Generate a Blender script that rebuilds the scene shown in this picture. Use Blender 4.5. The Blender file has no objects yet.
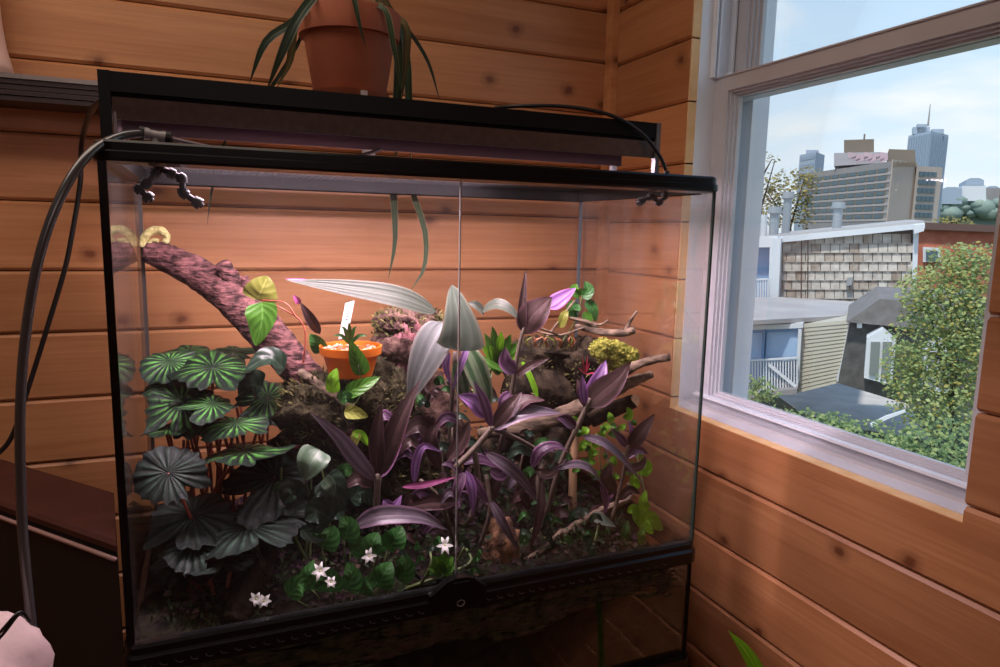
import bpy, math, random
from mathutils import Vector, Matrix, Euler

# ------------------------------------------------------------------ camera
SC = bpy.context.scene
COL = SC.collection
CAMZ = 1.45
F = 695.0
def _rot(a, b, c):
    Rz = Matrix(((math.cos(a), -math.sin(a), 0), (math.sin(a), math.cos(a), 0), (0, 0, 1)))
    base = Matrix(((1, 0, 0), (0, 0, -1), (0, 1, 0)))
    Rx = Matrix(((1, 0, 0), (0, math.cos(b), -math.sin(b)), (0, math.sin(b), math.cos(b))))
    Rr = Matrix(((math.cos(c), -math.sin(c), 0), (math.sin(c), math.cos(c), 0), (0, 0, 1)))
    return Rr @ Rx @ base @ Rz
RC = _rot(math.radians(23.0), math.radians(8.38), math.radians(1.24))
cam_d = bpy.data.cameras.new('camera'); cam = bpy.data.objects.new('camera', cam_d); COL.objects.link(cam)
cam_d.sensor_width = 36.0; cam_d.lens = F / 1000 * 36; cam_d.clip_start = 0.02; cam_d.clip_end = 3000
_r, _dn, _f = RC[0], RC[1], RC[2]
cam.matrix_world = Matrix(((_r[0], -_dn[0], -_f[0], 0), (_r[1], -_dn[1], -_f[1], 0), (_r[2], -_dn[2], -_f[2], CAMZ), (0, 0, 0, 1)))
SC.camera = cam
CO = Vector((0, 0, CAMZ))
def ray(px, py):
    return RC.transposed() @ Vector(((px - 500) / F, (py - 333.5) / F, 1.0))
def at(px, py, Y):
    r = ray(px, py); return CO + r * (Y / r.y)
def atx(px, py, X):
    r = ray(px, py); return CO + r * (X / r.x)

# ------------------------------------------------------------------ world, lights, exposure
W = bpy.data.worlds.new('sky'); SC.world = W; W.use_nodes = True
nt = W.node_tree; nt.nodes.clear()
tc = nt.nodes.new('ShaderNodeTexCoord'); sep = nt.nodes.new('ShaderNodeSeparateXYZ')
rp = nt.nodes.new('ShaderNodeValToRGB'); rp.color_ramp.elements[0].position = 0.0; rp.color_ramp.elements[1].position = 0.75
rp.color_ramp.elements[0].color = (0.84, 0.90, 0.96, 1); rp.color_ramp.elements[1].color = (0.22, 0.45, 0.86, 1)
e = rp.color_ramp.elements.new(0.22); e.color = (0.58, 0.76, 0.95, 1)
mp = nt.nodes.new('ShaderNodeMapping'); mp.inputs['Scale'].default_value = (2.2, 2.2, 9.0)
nz = nt.nodes.new('ShaderNodeTexNoise'); nz.inputs['Scale'].default_value = 2.0; nz.inputs['Detail'].default_value = 6
cr = nt.nodes.new('ShaderNodeValToRGB'); cr.color_ramp.elements[0].position = 0.50; cr.color_ramp.elements[1].position = 0.75
mx = nt.nodes.new('ShaderNodeMixRGB'); mx.inputs['Color2'].default_value = (0.93, 0.93, 0.93, 1)
bg = nt.nodes.new('ShaderNodeBackground'); bg.inputs['Strength'].default_value = 1.15
wo = nt.nodes.new('ShaderNodeOutputWorld')
for a, b in ((tc.outputs['Generated'], sep.inputs[0]), (sep.outputs['Z'], rp.inputs[0]), (tc.outputs['Generated'], mp.inputs[0]), (mp.outputs[0], nz.inputs['Vector']),
             (nz.outputs['Fac'], cr.inputs[0]), (cr.outputs['Color'], mx.inputs['Fac']), (rp.outputs['Color'], mx.inputs['Color1']), (mx.outputs[0], bg.inputs[0]), (bg.outputs[0], wo.inputs[0])):
    nt.links.new(a, b)
def light(name, kind, loc, rot, energy, color, **kw):
    d = bpy.data.lights.new(name, kind); o = bpy.data.objects.new(name, d); COL.objects.link(o)
    o.location = loc; o.rotation_euler = rot; d.energy = energy; d.color = color
    for k, v in kw.items(): setattr(d, k, v)
    return o
sun = light('sun', 'SUN', (0, 0, 40), (0, 0, 0), 3.4, (1.0, 0.93, 0.84), angle=math.radians(4))
sun.rotation_euler = Vector((0.44, 0.22, -0.87)).to_track_quat('-Z', 'Y').to_euler()
# added unseen fill lights, overhead and behind the camera, to brighten the room
light('ceiling_fill', 'AREA', (-0.45, 0.85, 2.44), (0, 0, 0), 11, (1.0, 0.82, 0.69), shape='RECTANGLE', size=1.3, size_y=0.8)
light('rear_fill', 'AREA', (0.1, -1.62, 2.2), (math.radians(75), 0, 0), 3.2, (1.0, 0.88, 0.86), shape='RECTANGLE', size=1.6, size_y=0.45)
SC.view_settings.view_transform = 'Standard'; SC.view_settings.look = 'None'
SC.view_settings.exposure = 0.0; SC.view_settings.gamma = 1.0; SC.view_settings.use_curve_mapping = False
SC.cycles.transparent_max_bounces = 32
SC.cycles.max_bounces = 10
rnd = random.Random(7)

# ------------------------------------------------------------------ materials
MATS = {}
def nodes_of(name):
    m = bpy.data.materials.new(name); m.use_nodes = True; t = m.node_tree
    return m, t, t.nodes['Principled BSDF'], t.nodes['Material Output']
def mat(name, col, rough=0.6, metal=0.0, var=0.0, scale=20, bump=0.0, spec=0.5, col2=None, stretch=(1, 1, 1), trans=0.0, emit=None):
    if name in MATS: return MATS[name]
    m, t, b, out = nodes_of(name); MATS[name] = m
    b.inputs['Base Color'].default_value = (*col, 1); b.inputs['Roughness'].default_value = rough
    b.inputs['Metallic'].default_value = metal; b.inputs['Specular IOR Level'].default_value = spec
    if emit: b.inputs['Emission Color'].default_value = (*emit[0], 1); b.inputs['Emission Strength'].default_value = emit[1]
    if col2 is not None or bump:
        c = t.nodes.new('ShaderNodeTexCoord'); mpn = t.nodes.new('ShaderNodeMapping'); mpn.inputs['Scale'].default_value = stretch
        n = t.nodes.new('ShaderNodeTexNoise'); n.inputs['Scale'].default_value = scale; n.inputs['Detail'].default_value = 7
        t.links.new(c.outputs['Object'], mpn.inputs[0]); t.links.new(mpn.outputs[0], n.inputs['Vector'])
        if col2 is not None:
            r = t.nodes.new('ShaderNodeValToRGB'); r.color_ramp.elements[0].position = 0.38; r.color_ramp.elements[1].position = 0.64
            r.color_ramp.elements[0].color = (*col, 1); r.color_ramp.elements[1].color = (*col2, 1)
            t.links.new(n.outputs['Fac'], r.inputs[0]); t.links.new(r.outputs[0], b.inputs['Base Color'])
        if bump:
            bp = t.nodes.new('ShaderNodeBump'); bp.inputs['Strength'].default_value = bump; bp.inputs['Distance'].default_value = 0.01
            t.links.new(n.outputs['Fac'], bp.inputs['Height']); t.links.new(bp.outputs[0], b.inputs['Normal'])
    if trans:
        tr = t.nodes.new('ShaderNodeBsdfTranslucent'); ms = t.nodes.new('ShaderNodeMixShader'); ms.inputs[0].default_value = trans
        src = b.inputs['Base Color'].links[0].from_socket if b.inputs['Base Color'].links else None
        if src: t.links.new(src, tr.inputs[0])
        else: tr.inputs[0].default_value = (*col, 1)
        t.links.new(b.outputs[0], ms.inputs[1]); t.links.new(tr.outputs[0], ms.inputs[2]); t.links.new(ms.outputs[0], out.inputs[0])
    return m

def wood_mat(name, ca, cb, cd, rough=0.42):
    m, t, b, out = nodes_of(name); MATS[name] = m
    N = t.nodes.new; L = t.links.new
    c = N('ShaderNodeTexCoord'); oi = N('ShaderNodeObjectInfo')
    mul = N('ShaderNodeMath'); mul.operation = 'MULTIPLY'; mul.inputs[1].default_value = 37.0; L(oi.outputs['Random'], mul.inputs[0])
    add = N('ShaderNodeVectorMath'); add.operation = 'ADD'; L(c.outputs['Object'], add.inputs[0]); L(mul.outputs[0], add.inputs[1])
    mp1 = N('ShaderNodeMapping'); mp1.inputs['Scale'].default_value = (0.9, 9, 9); L(add.outputs[0], mp1.inputs[0])
    n1 = N('ShaderNodeTexNoise'); n1.inputs['Scale'].default_value = 2.2; n1.inputs['Detail'].default_value = 8; n1.inputs['Distortion'].default_value = 0.6; L(mp1.outputs[0], n1.inputs['Vector'])
    mp2 = N('ShaderNodeMapping'); mp2.inputs['Scale'].default_value = (1.4, 60, 60); L(add.outputs[0], mp2.inputs[0])
    n2 = N('ShaderNodeTexNoise'); n2.inputs['Scale'].default_value = 2.5; n2.inputs['Detail'].default_value = 4; n2.inputs['Distortion'].default_value = 0.4; L(mp2.outputs[0], n2.inputs['Vector'])
    r1 = N('ShaderNodeValToRGB'); r1.color_ramp.elements[0].position = 0.32; r1.color_ramp.elements[1].position = 0.68
    r1.color_ramp.elements[0].color = (*ca, 1); r1.color_ramp.elements[1].color = (*cb, 1); L(n1.outputs['Fac'], r1.inputs[0])
    r2 = N('ShaderNodeValToRGB'); r2.color_ramp.elements[0].position = 0.35; r2.color_ramp.elements[1].position = 0.6
    r2.color_ramp.elements[0].color = (0.88, 0.84, 0.80, 1); r2.color_ramp.elements[1].color = (1, 1, 1, 1); L(n2.outputs['Fac'], r2.inputs[0])
    mm = N('ShaderNodeMixRGB'); mm.blend_type = 'MULTIPLY'; mm.inputs[0].default_value = 0.85; L(r1.outputs[0], mm.inputs[1]); L(r2.outputs[0], mm.inputs[2])
    # knots
    s3 = N('ShaderNodeSeparateXYZ'); L(add.outputs[0], s3.inputs[0]); c3 = N('ShaderNodeCombineXYZ'); L(s3.outputs['X'], c3.inputs['X']); L(s3.outputs['Z'], c3.inputs['Y'])
    mp3 = N('ShaderNodeMapping'); mp3.inputs['Scale'].default_value = (4.2, 5.2, 1); L(c3.outputs[0], mp3.inputs[0])
    n3 = N('ShaderNodeTexNoise'); n3.inputs['Scale'].default_value = 9; L(mp3.outputs[0], n3.inputs['Vector'])
    mxv = N('ShaderNodeMixRGB'); mxv.inputs[0].default_value = 0.06; L(mp3.outputs[0], mxv.inputs[1]); L(n3.outputs['Color'], mxv.inputs[2])
    vo = N('ShaderNodeTexVoronoi'); vo.voronoi_dimensions = '2D'; vo.inputs['Scale'].default_value = 1.0; L(mxv.outputs[0], vo.inputs['Vector'])
    r3 = N('ShaderNodeValToRGB'); r3.color_ramp.elements[0].position = 0.025; r3.color_ramp.elements[1].position = 0.115
    r3.color_ramp.elements[0].color = (0.85, 0.85, 0.85, 1); r3.color_ramp.elements[1].color = (0, 0, 0, 1); _e = r3.color_ramp.elements.new(0.05); _e.color = (0.4, 0.4, 0.4, 1); L(vo.outputs['Distance'], r3.inputs[0])
    mk = N('ShaderNodeMixRGB'); L(r3.outputs[0], mk.inputs[0]); L(mm.outputs[0], mk.inputs[1]); mk.inputs[2].default_value = (*cd, 1)
    hv = N('ShaderNodeHueSaturation'); mr = N('ShaderNodeMapRange'); mr.inputs['To Min'].default_value = 0.84; mr.inputs['To Max'].default_value = 1.15
    L(oi.outputs['Random'], mr.inputs[0]); L(mr.outputs[0], hv.inputs['Value']); L(mk.outputs[0], hv.inputs['Color'])
    L(hv.outputs[0], b.inputs['Base Color']); b.inputs['Roughness'].default_value = rough
    bp = N('ShaderNodeBump'); bp.inputs['Strength'].default_value = 0.12; bp.inputs['Distance'].default_value = 0.004; L(n2.outputs['Fac'], bp.inputs['Height']); L(bp.outputs[0], b.inputs['Normal'])
    return m

def glass_mat(name, tint=(1, 1, 1), refl=1.0, dust=0.0, dscale=6, dcol=(0.8, 0.78, 0.76)):
    m, t, b, out = nodes_of(name); MATS[name] = m; t.nodes.remove(b)
    N = t.nodes.new; L = t.links.new
    tr = N('ShaderNodeBsdfTransparent'); tr.inputs[0].default_value = (*tint, 1)
    gl = N('ShaderNodeBsdfGlossy'); gl.inputs['Roughness'].default_value = 0.0
    fr = N('ShaderNodeFresnel'); fr.inputs[0].default_value = 1.45
    mu = N('ShaderNodeMath'); mu.operation = 'MULTIPLY'; mu.inputs[1].default_value = refl; L(fr.outputs[0], mu.inputs[0])
    ms = N('ShaderNodeMixShader'); L(mu.outputs[0], ms.inputs[0]); L(tr.outputs[0], ms.inputs[1]); L(gl.outputs[0], ms.inputs[2])
    last = ms.outputs[0]
    if dust:
        c = N('ShaderNodeTexCoord'); mpn = N('ShaderNodeMapping'); mpn.inputs['Scale'].default_value = (1, 1, 0.35); L(c.outputs['Object'], mpn.inputs[0])
        n = N('ShaderNodeTexNoise'); n.inputs['Scale'].default_value = dscale; n.inputs['Detail'].default_value = 9; n.inputs['Roughness'].default_value = 0.72; L(mpn.outputs[0], n.inputs['Vector'])
        r = N('ShaderNodeMapRange'); r.inputs[1].default_value = 0.42; r.inputs[2].default_value = 0.85; r.inputs[3].default_value = dust * 0.35; r.inputs[4].default_value = dust * 3.0; L(n.outputs['Fac'], r.inputs[0])
        df = N('ShaderNodeBsdfDiffuse'); df.inputs[0].default_value = (*dcol, 1); dt = N('ShaderNodeBsdfTranslucent'); dt.inputs[0].default_value = (*dcol, 1)
        md = N('ShaderNodeMixShader'); md.inputs[0].default_value = 0.5; L(df.outputs[0], md.inputs[1]); L(dt.outputs[0], md.inputs[2])
        m2 = N('ShaderNodeMixShader'); L(r.outputs[0], m2.inputs[0]); L(last, m2.inputs[1]); L(md.outputs[0], m2.inputs[2]); last = m2.outputs[0]
    L(last, out.inputs[0])
    return m

def leaf_mat(name, base, stripe, edge=None, nstripe=7, fac=0.6, rough=0.35, trans=0.25, mode='long', back=None, mottle=0.5, spec=0.3, bump=0.15, lo=-0.1):
    """long: stripes along the leaf; veins: side veins; radial: begonia fan; plain"""
    m, t, b, out = nodes_of(name); MATS[name] = m
    N = t.nodes.new; L = t.links.new
    uv = N('ShaderNodeTexCoord'); sp = N('ShaderNodeSeparateXYZ'); L(uv.outputs['UV'], sp.inputs[0])
    oi = N('ShaderNodeObjectInfo')
    n = N('ShaderNodeTexNoise'); n.inputs['Scale'].default_value = 60; n.inputs['Detail'].default_value = 4; L(uv.outputs['Object'], n.inputs['Vector'])
    def math_(op, a, bb):
        k = N('ShaderNodeMath'); k.operation = op
        for i, v in enumerate((a, bb)):
            if v is None: continue
            if isinstance(v, (int, float)): k.inputs[i].default_value = v
            else: L(v, k.inputs[i])
        return k.outputs[0]
    u, v = sp.outputs['X'], sp.outputs['Y']
    au = math_('ABSOLUTE', math_('SUBTRACT', u, 0.5), None)
    if mode == 'long':
        s = math_('SINE', math_('MULTIPLY', au, nstripe * 6.283), None)
    elif mode == 'veins':
        s = math_('SINE', math_('MULTIPLY', math_('SUBTRACT', v, math_('MULTIPLY', au, 0.7)), nstripe * 6.283), None)
    else:
        nb_ = N('ShaderNodeTexNoise'); nb_.inputs['Scale'].default_value = 28; nb_.inputs['Detail'].default_value = 3; L(uv.outputs['Object'], nb_.inputs['Vector'])
        s = math_('SINE', math_('ADD', math_('MULTIPLY', u, nstripe * 6.283), math_('MULTIPLY', nb_.outputs['Fac'], 3.5)), None)
    s = math_('ADD', s, math_('MULTIPLY', math_('SUBTRACT', n.outputs['Fac'], 0.5), 3.0 * mottle))
    mr = N('ShaderNodeMapRange'); mr.inputs[1].default_value = lo; mr.inputs[2].default_value = 0.9; mr.inputs[4].default_value = fac; L(s, mr.inputs[0])
    f_ = mr.outputs[0]
    if mode == 'radial':   # stripes strongest mid radius
        w = math_('MULTIPLY', math_('SUBTRACT', 1.0, math_('ABSOLUTE', math_('SUBTRACT', math_('MULTIPLY', v, 2.0), 0.95), None)), 1.0)
        f_ = math_('MULTIPLY', f_, w)
    mx_ = N('ShaderNodeMixRGB'); L(f_, mx_.inputs[0]); mx_.inputs[1].default_value = (*base, 1); mx_.inputs[2].default_value = (*stripe, 1)
    cur = mx_.outputs[0]
    bpn = N('ShaderNodeBump'); bpn.inputs['Strength'].default_value = bump; bpn.inputs['Distance'].default_value = 0.002; L(s, bpn.inputs['Height']); L(bpn.outputs[0], b.inputs['Normal']); b.inputs['Specular IOR Level'].default_value = spec
    if edge:
        me = N('ShaderNodeMapRange'); me.inputs[1].default_value = 0.40; me.inputs[2].default_value = 0.50; me.inputs[4].default_value = 0.8; L(au, me.inputs[0])
        m3 = N('ShaderNodeMixRGB'); L(me.outputs[0], m3.inputs[0]); L(cur, m3.inputs[1]); m3.inputs[2].default_value = (*edge, 1); cur = m3.outputs[0]
    if mode != 'radial':
        mm = N('ShaderNodeMapRange'); mm.inputs[1].default_value = 0.045; mm.inputs[2].default_value = 0.0; mm.inputs[3].default_value = 0.0; mm.inputs[4].default_value = 0.55; L(au, mm.inputs[0])
        m5 = N('ShaderNodeMixRGB'); L(mm.outputs[0], m5.inputs[0]); L(cur, m5.inputs[1]); m5.inputs[2].default_value = (*[min(1, x * 1.5 + 0.03) for x in stripe], 1); cur = m5.outputs[0]
    if back:
        g = N('ShaderNodeNewGeometry'); m4 = N('ShaderNodeMixRGB'); L(g.outputs['Backfacing'], m4.inputs[0]); L(cur, m4.inputs[1]); m4.inputs[2].default_value = (*back, 1); cur = m4.outputs[0]
    hv = N('ShaderNodeHueSaturation'); mr2 = N('ShaderNodeMapRange'); mr2.inputs['To Min'].default_value = 0.75; mr2.inputs['To Max'].default_value = 1.25
    L(oi.outputs['Random'], mr2.inputs[0]); L(mr2.outputs[0], hv.inputs['Value']); L(cur, hv.inputs['Color']); cur = hv.outputs[0]
    L(cur, b.inputs['Base Color']); b.inputs['Roughness'].default_value = rough
    tr = N('ShaderNodeBsdfTranslucent'); L(cur, tr.inputs[0]); ms = N('ShaderNodeMixShader'); ms.inputs[0].default_value = trans
    L(b.outputs[0], ms.inputs[1]); L(tr.outputs[0], ms.inputs[2]); L(ms.outputs[0], out.inputs[0])
    return m

M = {}
M['pine'] = wood_mat('pine_planks', (0.44, 0.182, 0.072), (0.57, 0.268, 0.116), (0.12, 0.03, 0.012))
M['pine_edge'] = mat('pine_cut_edge', (0.82, 0.50, 0.20), 0.5, col2=(0.88, 0.58, 0.27), scale=30)
M['backing'] = mat('wall_backing', (0.10, 0.04, 0.02), 0.8)
M['floor'] = wood_mat('floor_boards', (0.18, 0.09, 0.05), (0.28, 0.14, 0.08), (0.05, 0.02, 0.01))
M['ceil'] = mat('ceiling_paint', (0.55, 0.42, 0.36), 0.9)
M['vinyl'] = mat('white_vinyl', (0.80, 0.85, 0.90), 0.35, col2=(0.84, 0.89, 0.94), scale=6)
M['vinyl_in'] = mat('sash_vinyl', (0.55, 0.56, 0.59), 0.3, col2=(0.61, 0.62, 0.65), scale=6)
M['black'] = mat('black_plastic', (0.004, 0.004, 0.004), 0.22, spec=0.3, col2=(0.007, 0.007, 0.007), scale=60)
M['lid'] = mat('lid_plastic', (0.003, 0.003, 0.003), 0.3, spec=0.2, col2=(0.005, 0.005, 0.005), scale=60)
M['blackm'] = mat('black_matte', (0.004, 0.004, 0.004), 0.7, spec=0.15)
M['hood'] = mat('hood_coating', (0.19, 0.19, 0.20), 0.32, metal=0.9, col2=(0.23, 0.23, 0.24), scale=90, bump=0.03)
M['hoodtop'] = mat('hood_top_bar', (0.004, 0.004, 0.004), 0.4, spec=0.2)
M['alu'] = mat('grey_aluminium', (0.16, 0.16, 0.165), 0.4, metal=0.4, col2=(0.2, 0.2, 0.205), scale=40)
M['reflector'] = mat('reflector_underside', (0.13, 0.07, 0.09), 0.5)
M['rail'] = mat('dark_rail', (0.05, 0.035, 0.035), 0.35, metal=0.4)
M['railtop_lit'] = mat('rail_top_highlight', (0.30, 0.26, 0.25), 0.3, metal=0.6)  # paler than the ribs: the top edge's highlight put into the colour
M['terra'] = mat('terracotta', (0.36, 0.10, 0.045), 0.75, col2=(0.46, 0.145, 0.07), scale=9, bump=0.1)
M['soil'] = mat('potting_soil', (0.02, 0.012, 0.008), 0.95, col2=(0.06, 0.035, 0.02), scale=60, bump=0.8)
M['hose'] = mat('grey_hose', (0.05, 0.052, 0.056), 0.2, spec=1.0)
M['cable'] = mat('black_cable', (0.008, 0.008, 0.008), 0.4)
M['tube'] = mat('milky_tube', (0.15, 0.11, 0.125), 0.3)
M['fitting'] = mat('grey_fitting', (0.24, 0.22, 0.22), 0.35)
M['nozzle'] = mat('dark_nozzle', (0.008, 0.0075, 0.0075), 0.5, spec=0.25)
M['tank'] = glass_mat('tank_glass', (0.985, 0.99, 0.985), 0.5, dust=0.0035, dscale=7)
M['tankside'] = glass_mat('tank_side_glass', (0.985, 0.99, 0.985), 0.35, dust=0.016, dscale=11)
M['tankleft'] = glass_mat('tank_left_glass', (0.985, 0.99, 0.985), 0.9, dust=0.010, dscale=11)
M['tanklow'] = glass_mat('tank_lower_glass', (0.9, 0.92, 0.9), 0.25, dust=0.002, dscale=9)
M['edgeg'] = mat('green_glass_edge', (0.03, 0.055, 0.045), 0.1)
M['edgel'] = mat('pale_glass_edge', (0.22, 0.21, 0.20), 0.15)
M['pane'] = glass_mat('window_glass', (0.97, 0.985, 0.98), 0.15, dust=0.002, dscale=3)

# ------------------------------------------------------------------ mesh helpers
def V(*a): return Vector(a)
class MB:
    """collects shapes in world coordinates; build() links them as ONE mesh object"""
    def __init__(s): s.v = []; s.f = []; s.uv = {}
    def add(s, verts, faces, uvs=None):
        o = len(s.v); s.v += [Vector(p) for p in verts]
        for f in faces: s.f.append(tuple(i + o for i in f))
        if uvs:
            for i, q in enumerate(uvs): s.uv[o + i] = q
        return s
    def box(s, x0, x1, y0, y1, z0, z1, xf=None):
        c = [V(x, y, z) for x in (x0, x1) for y in (y0, y1) for z in (z0, z1)]
        if xf: c = [xf @ p for p in c]
        return s.add(c, [(0, 1, 3, 2), (4, 6, 7, 5), (0, 4, 5, 1), (2, 3, 7, 6), (0, 2, 6, 4), (1, 5, 7, 3)])
    def prism(s, pts, d):
        """closed polygon pts (3D) extruded by vector d"""
        n = len(pts); p = [Vector(q) for q in pts]; d = Vector(d)
        return s.add(p + [q + d for q in p], [tuple(range(n))[::-1], tuple(range(n, 2 * n))] + [(i, (i + 1) % n, n + (i + 1) % n, n + i) for i in range(n)])
    def tube(s, pts, r, n=8, caps=True, wob=0.0, rg=rnd):
        pts = [Vector(p) for p in pts]; m = len(pts)
        rr = [r] * m if isinstance(r, (int, float)) else r
        vs = []; prev = None
        for i, p in enumerate(pts):
            t = (pts[min(i + 1, m - 1)] - pts[max(i - 1, 0)])
            if t.length < 1e-9: t = V(0, 0, 1)
            t.normalize()
            if prev is None:
                a = V(0, 0, 1) if abs(t.z) < 0.9 else V(1, 0, 0)
                x = t.cross(a).normalized()
            else:
                x = (prev - t * prev.dot(t))
                x = x.normalized() if x.length > 1e-6 else t.orthogonal().normalized()
            prev = x; y = t.cross(x)
            for k in range(n):
                a = 2 * math.pi * k / n; w = rr[i] * (1 + (rg.uniform(-wob, wob) if wob else 0))
                vs.append(p + (x * math.cos(a) + y * math.sin(a)) * w)
        fs = [(i * n + k, i * n + (k + 1) % n, (i + 1) * n + (k + 1) % n, (i + 1) * n + k) for i in range(m - 1) for k in range(n)]
        if caps: fs += [tuple(range(n))[::-1], tuple((m - 1) * n + k for k in range(n))]
        return s.add(vs, fs)
    def lathe(s, c, prof, n=32):
        c = Vector(c); m = len(prof)
        vs = [c + V(r * math.cos(2 * math.pi * k / n), r * math.sin(2 * math.pi * k / n), z) for r, z in prof for k in range(n)]
        return s.add(vs, [(i * n + k, i * n + (k + 1) % n, (i + 1) * n + (k + 1) % n, (i + 1) * n + k) for i in range(m - 1) for k in range(n)])
    def blob(s, c, rx, ry, rz, seed=0, rough=0.25, nu=18, nv=12, freq=3.0):
        g = random.Random(seed); ph = [(g.uniform(0, 6.28), g.uniform(0.6, 1.6) * freq, g.uniform(0.6, 1.6) * freq, g.uniform(0, 6.28)) for _ in range(6)]
        c = Vector(c); vs = []
        for i in range(nv + 1):
            th = math.pi * i / nv
            for k in range(nu):
                a = 2 * math.pi * k / nu; d = V(math.sin(th) * math.cos(a), math.sin(th) * math.sin(a), math.cos(th))
                h = sum(math.sin(p0 + f1 * d.x + f2 * d.z + p1 + f1 * d.y * 1.3) for p0, f1, f2, p1 in ph) / 6
                w = 1 + rough * h * 1.8 + (g.uniform(-rough, rough) * 0.35 if 0 < i < nv else 0)
                vs.append(c + V(d.x * rx, d.y * ry, d.z * rz) * w)
        return s.add(vs, [(i * nu + k, (i + 1) * nu + k, (i + 1) * nu + (k + 1) % nu, i * nu + (k + 1) % nu) for i in range(nv) for k in range(nu)])
    def build(s, name, m, parent=None, smooth=False, kind=None, auto=None):
        me = bpy.data.meshes.new(name)
        off = parent['_w'] if parent is not None and '_w' in parent else None
        o0 = Vector(off) if off is not None else V(0, 0, 0)
        if parent is None and s.v:   # a one-mesh thing: origin at its base
            xs = [p.x for p in s.v]; ys = [p.y for p in s.v]; zs = [p.z for p in s.v]
            o0 = V((min(xs) + max(xs)) / 2, (min(ys) + max(ys)) / 2, min(zs))
        me.from_pydata([p - o0 for p in s.v], [], s.f); me.update()
        if s.uv:
            ul = me.uv_layers.new(name='UVMap')
            for lp in me.loops: ul.data[lp.index].uv = s.uv.get(lp.vertex_index, (0, 0))
        me.materials.append(m)
        if smooth: me.polygons.foreach_set('use_smooth', [True] * len(me.polygons))
        o = bpy.data.objects.new(name, me); COL.objects.link(o)
        if parent is not None: o.parent = parent
        else: o.location = o0
        o['_w'] = tuple(o0)
        if kind: o['kind'] = kind
        if auto is not None and not smooth:
            me.polygons.foreach_set('use_smooth', [True] * len(me.polygons)); me.set_sharp_from_angle(angle=math.radians(auto))
        return o
def tag(o, label, cat, group=None, kind=None):
    o['label'] = label; o['category'] = cat
    if group: o['group'] = group
    if kind: o['kind'] = kind
    return o
def thing(name, label, cat, loc, group=None):
    o = bpy.data.objects.new(name, None); COL.objects.link(o); o.location = loc; o['_w'] = tuple(loc); o.empty_display_size = 0.05
    return tag(o, label, cat, group)
def struct(name, loc=(0, 0, 0)):
    o = bpy.data.objects.new(name, None); COL.objects.link(o); o.location = loc; o['_w'] = tuple(loc); o['kind'] = 'structure'; o.empty_display_size = 0.05
    return o
def spline(pts, n):
    """Catmull-Rom through pts"""
    p = [Vector(q) for q in pts]
    if len(p) == 2: return [p[0].lerp(p[1], i / (n - 1)) for i in range(n)]
    p = [p[0] * 2 - p[1]] + p + [p[-1] * 2 - p[-2]]
    out = []; seg = len(p) - 3
    for i in range(n):
        u = i / (n - 1) * seg; k = min(int(u), seg - 1); t = u - k
        a, b, c, d = p[k:k + 4]
        out.append(0.5 * ((2 * b) + (c - a) * t + (2 * a - 5 * b + 4 * c - d) * t * t + (3 * b - a - 3 * c + d) * t ** 3))
    return out
def pxs(l): return [at(*q) for q in l]
def pxm(n_px, Y): return n_px * Y * 1.09 / F      # pixels to metres at depth Y

def add_plank(parent, m, length, h, loc, rotz, cache={}, top_notch=None, chamf=(True, True)):
    """one tongue and groove board, local x along its length, face towards local -y"""
    key = (round(length, 4), round(h, 4), top_notch, chamf)
    if key not in cache:
        mb = MB(); hl = length / 2; g = 0.0012; c = 0.0055; th = 0.022
        def prof(x0, x1, zt, ct):
            z0 = -h / 2 + g; z1 = zt - (g if ct else 0); cb = c; c1 = c if ct else 0.0005
            p = [(0.022, z0), (0.022, z1), (c1, z1), (0, z1 - c1), (0, z0 + cb), (cb, z0)]
            mb.prism([V(x0, y, z) for y, z in p], V(x1 - x0, 0, 0))
        if top_notch:
            xa, xb, zt = top_notch
            prof(-hl, xa, h / 2, True); prof(xa, xb, zt, False); prof(xb, hl, h / 2, True)
        else: prof(-hl, hl, h / 2, True)
        me = bpy.data.meshes.new('plank'); me.from_pydata(mb.v, [], mb.f); me.materials.append(m); cache[key] = me
    o = bpy.data.objects.new('plank', cache[key]); COL.objects.link(o); o.parent = parent; o.location = Vector(loc) - Vector(parent['_w']); o.rotation_euler = (0, 0, rotz)
    return o

# ------------------------------------------------------------------ room shell
YW, XW = 1.609, 0.975
XL, YF = -2.2, -1.72
fl = MB().box(XL - 0.1, XW + 0.15, YF - 0.1, YW + 0.15, -0.1, 0).build('floor', M['floor']); fl['kind'] = 'structure'
ce = MB().box(XL - 0.1, XW + 0.15, YF - 0.1, YW + 0.15, 2.5, 2.6).build('ceiling', M['ceil']); ce['kind'] = 'structure'
wl = MB().box(XL - 0.1, XL, YF, YW, 0, 2.5).build('wall_left', M['pine']); wl['kind'] = 'structure'
wf = MB().box(XL, XW + 0.15, YF - 0.1, YF, 0, 2.5).build('wall_front', M['pine']); wf['kind'] = 'structure'
wb = MB().box(XL, XW + 0.15, YW + 0.024, YW + 0.12, 0, 2.5).build('wall_back', M['backing']); wb['kind'] = 'structure'
gb = [0.552, 0.4296, 0.3025, 0.167, 0.0386, -0.0965, -0.2204, -0.3556, -0.488]
gb = [g + CAMZ for g in gb]
while gb[0] < 2.5: gb.insert(0, gb[0] + 0.130)
while gb[-1] > 0: gb.append(gb[-1] - 0.130)
for hi, lo in zip(gb[:-1], gb[1:]):
    hi = min(hi, 2.5); lo = max(lo, 0)
    if hi - lo > 0.02: add_plank(wb, M['pine'], XW - XL, hi - lo, ((XW + XL) / 2, YW, (hi + lo) / 2), 0)
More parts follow.
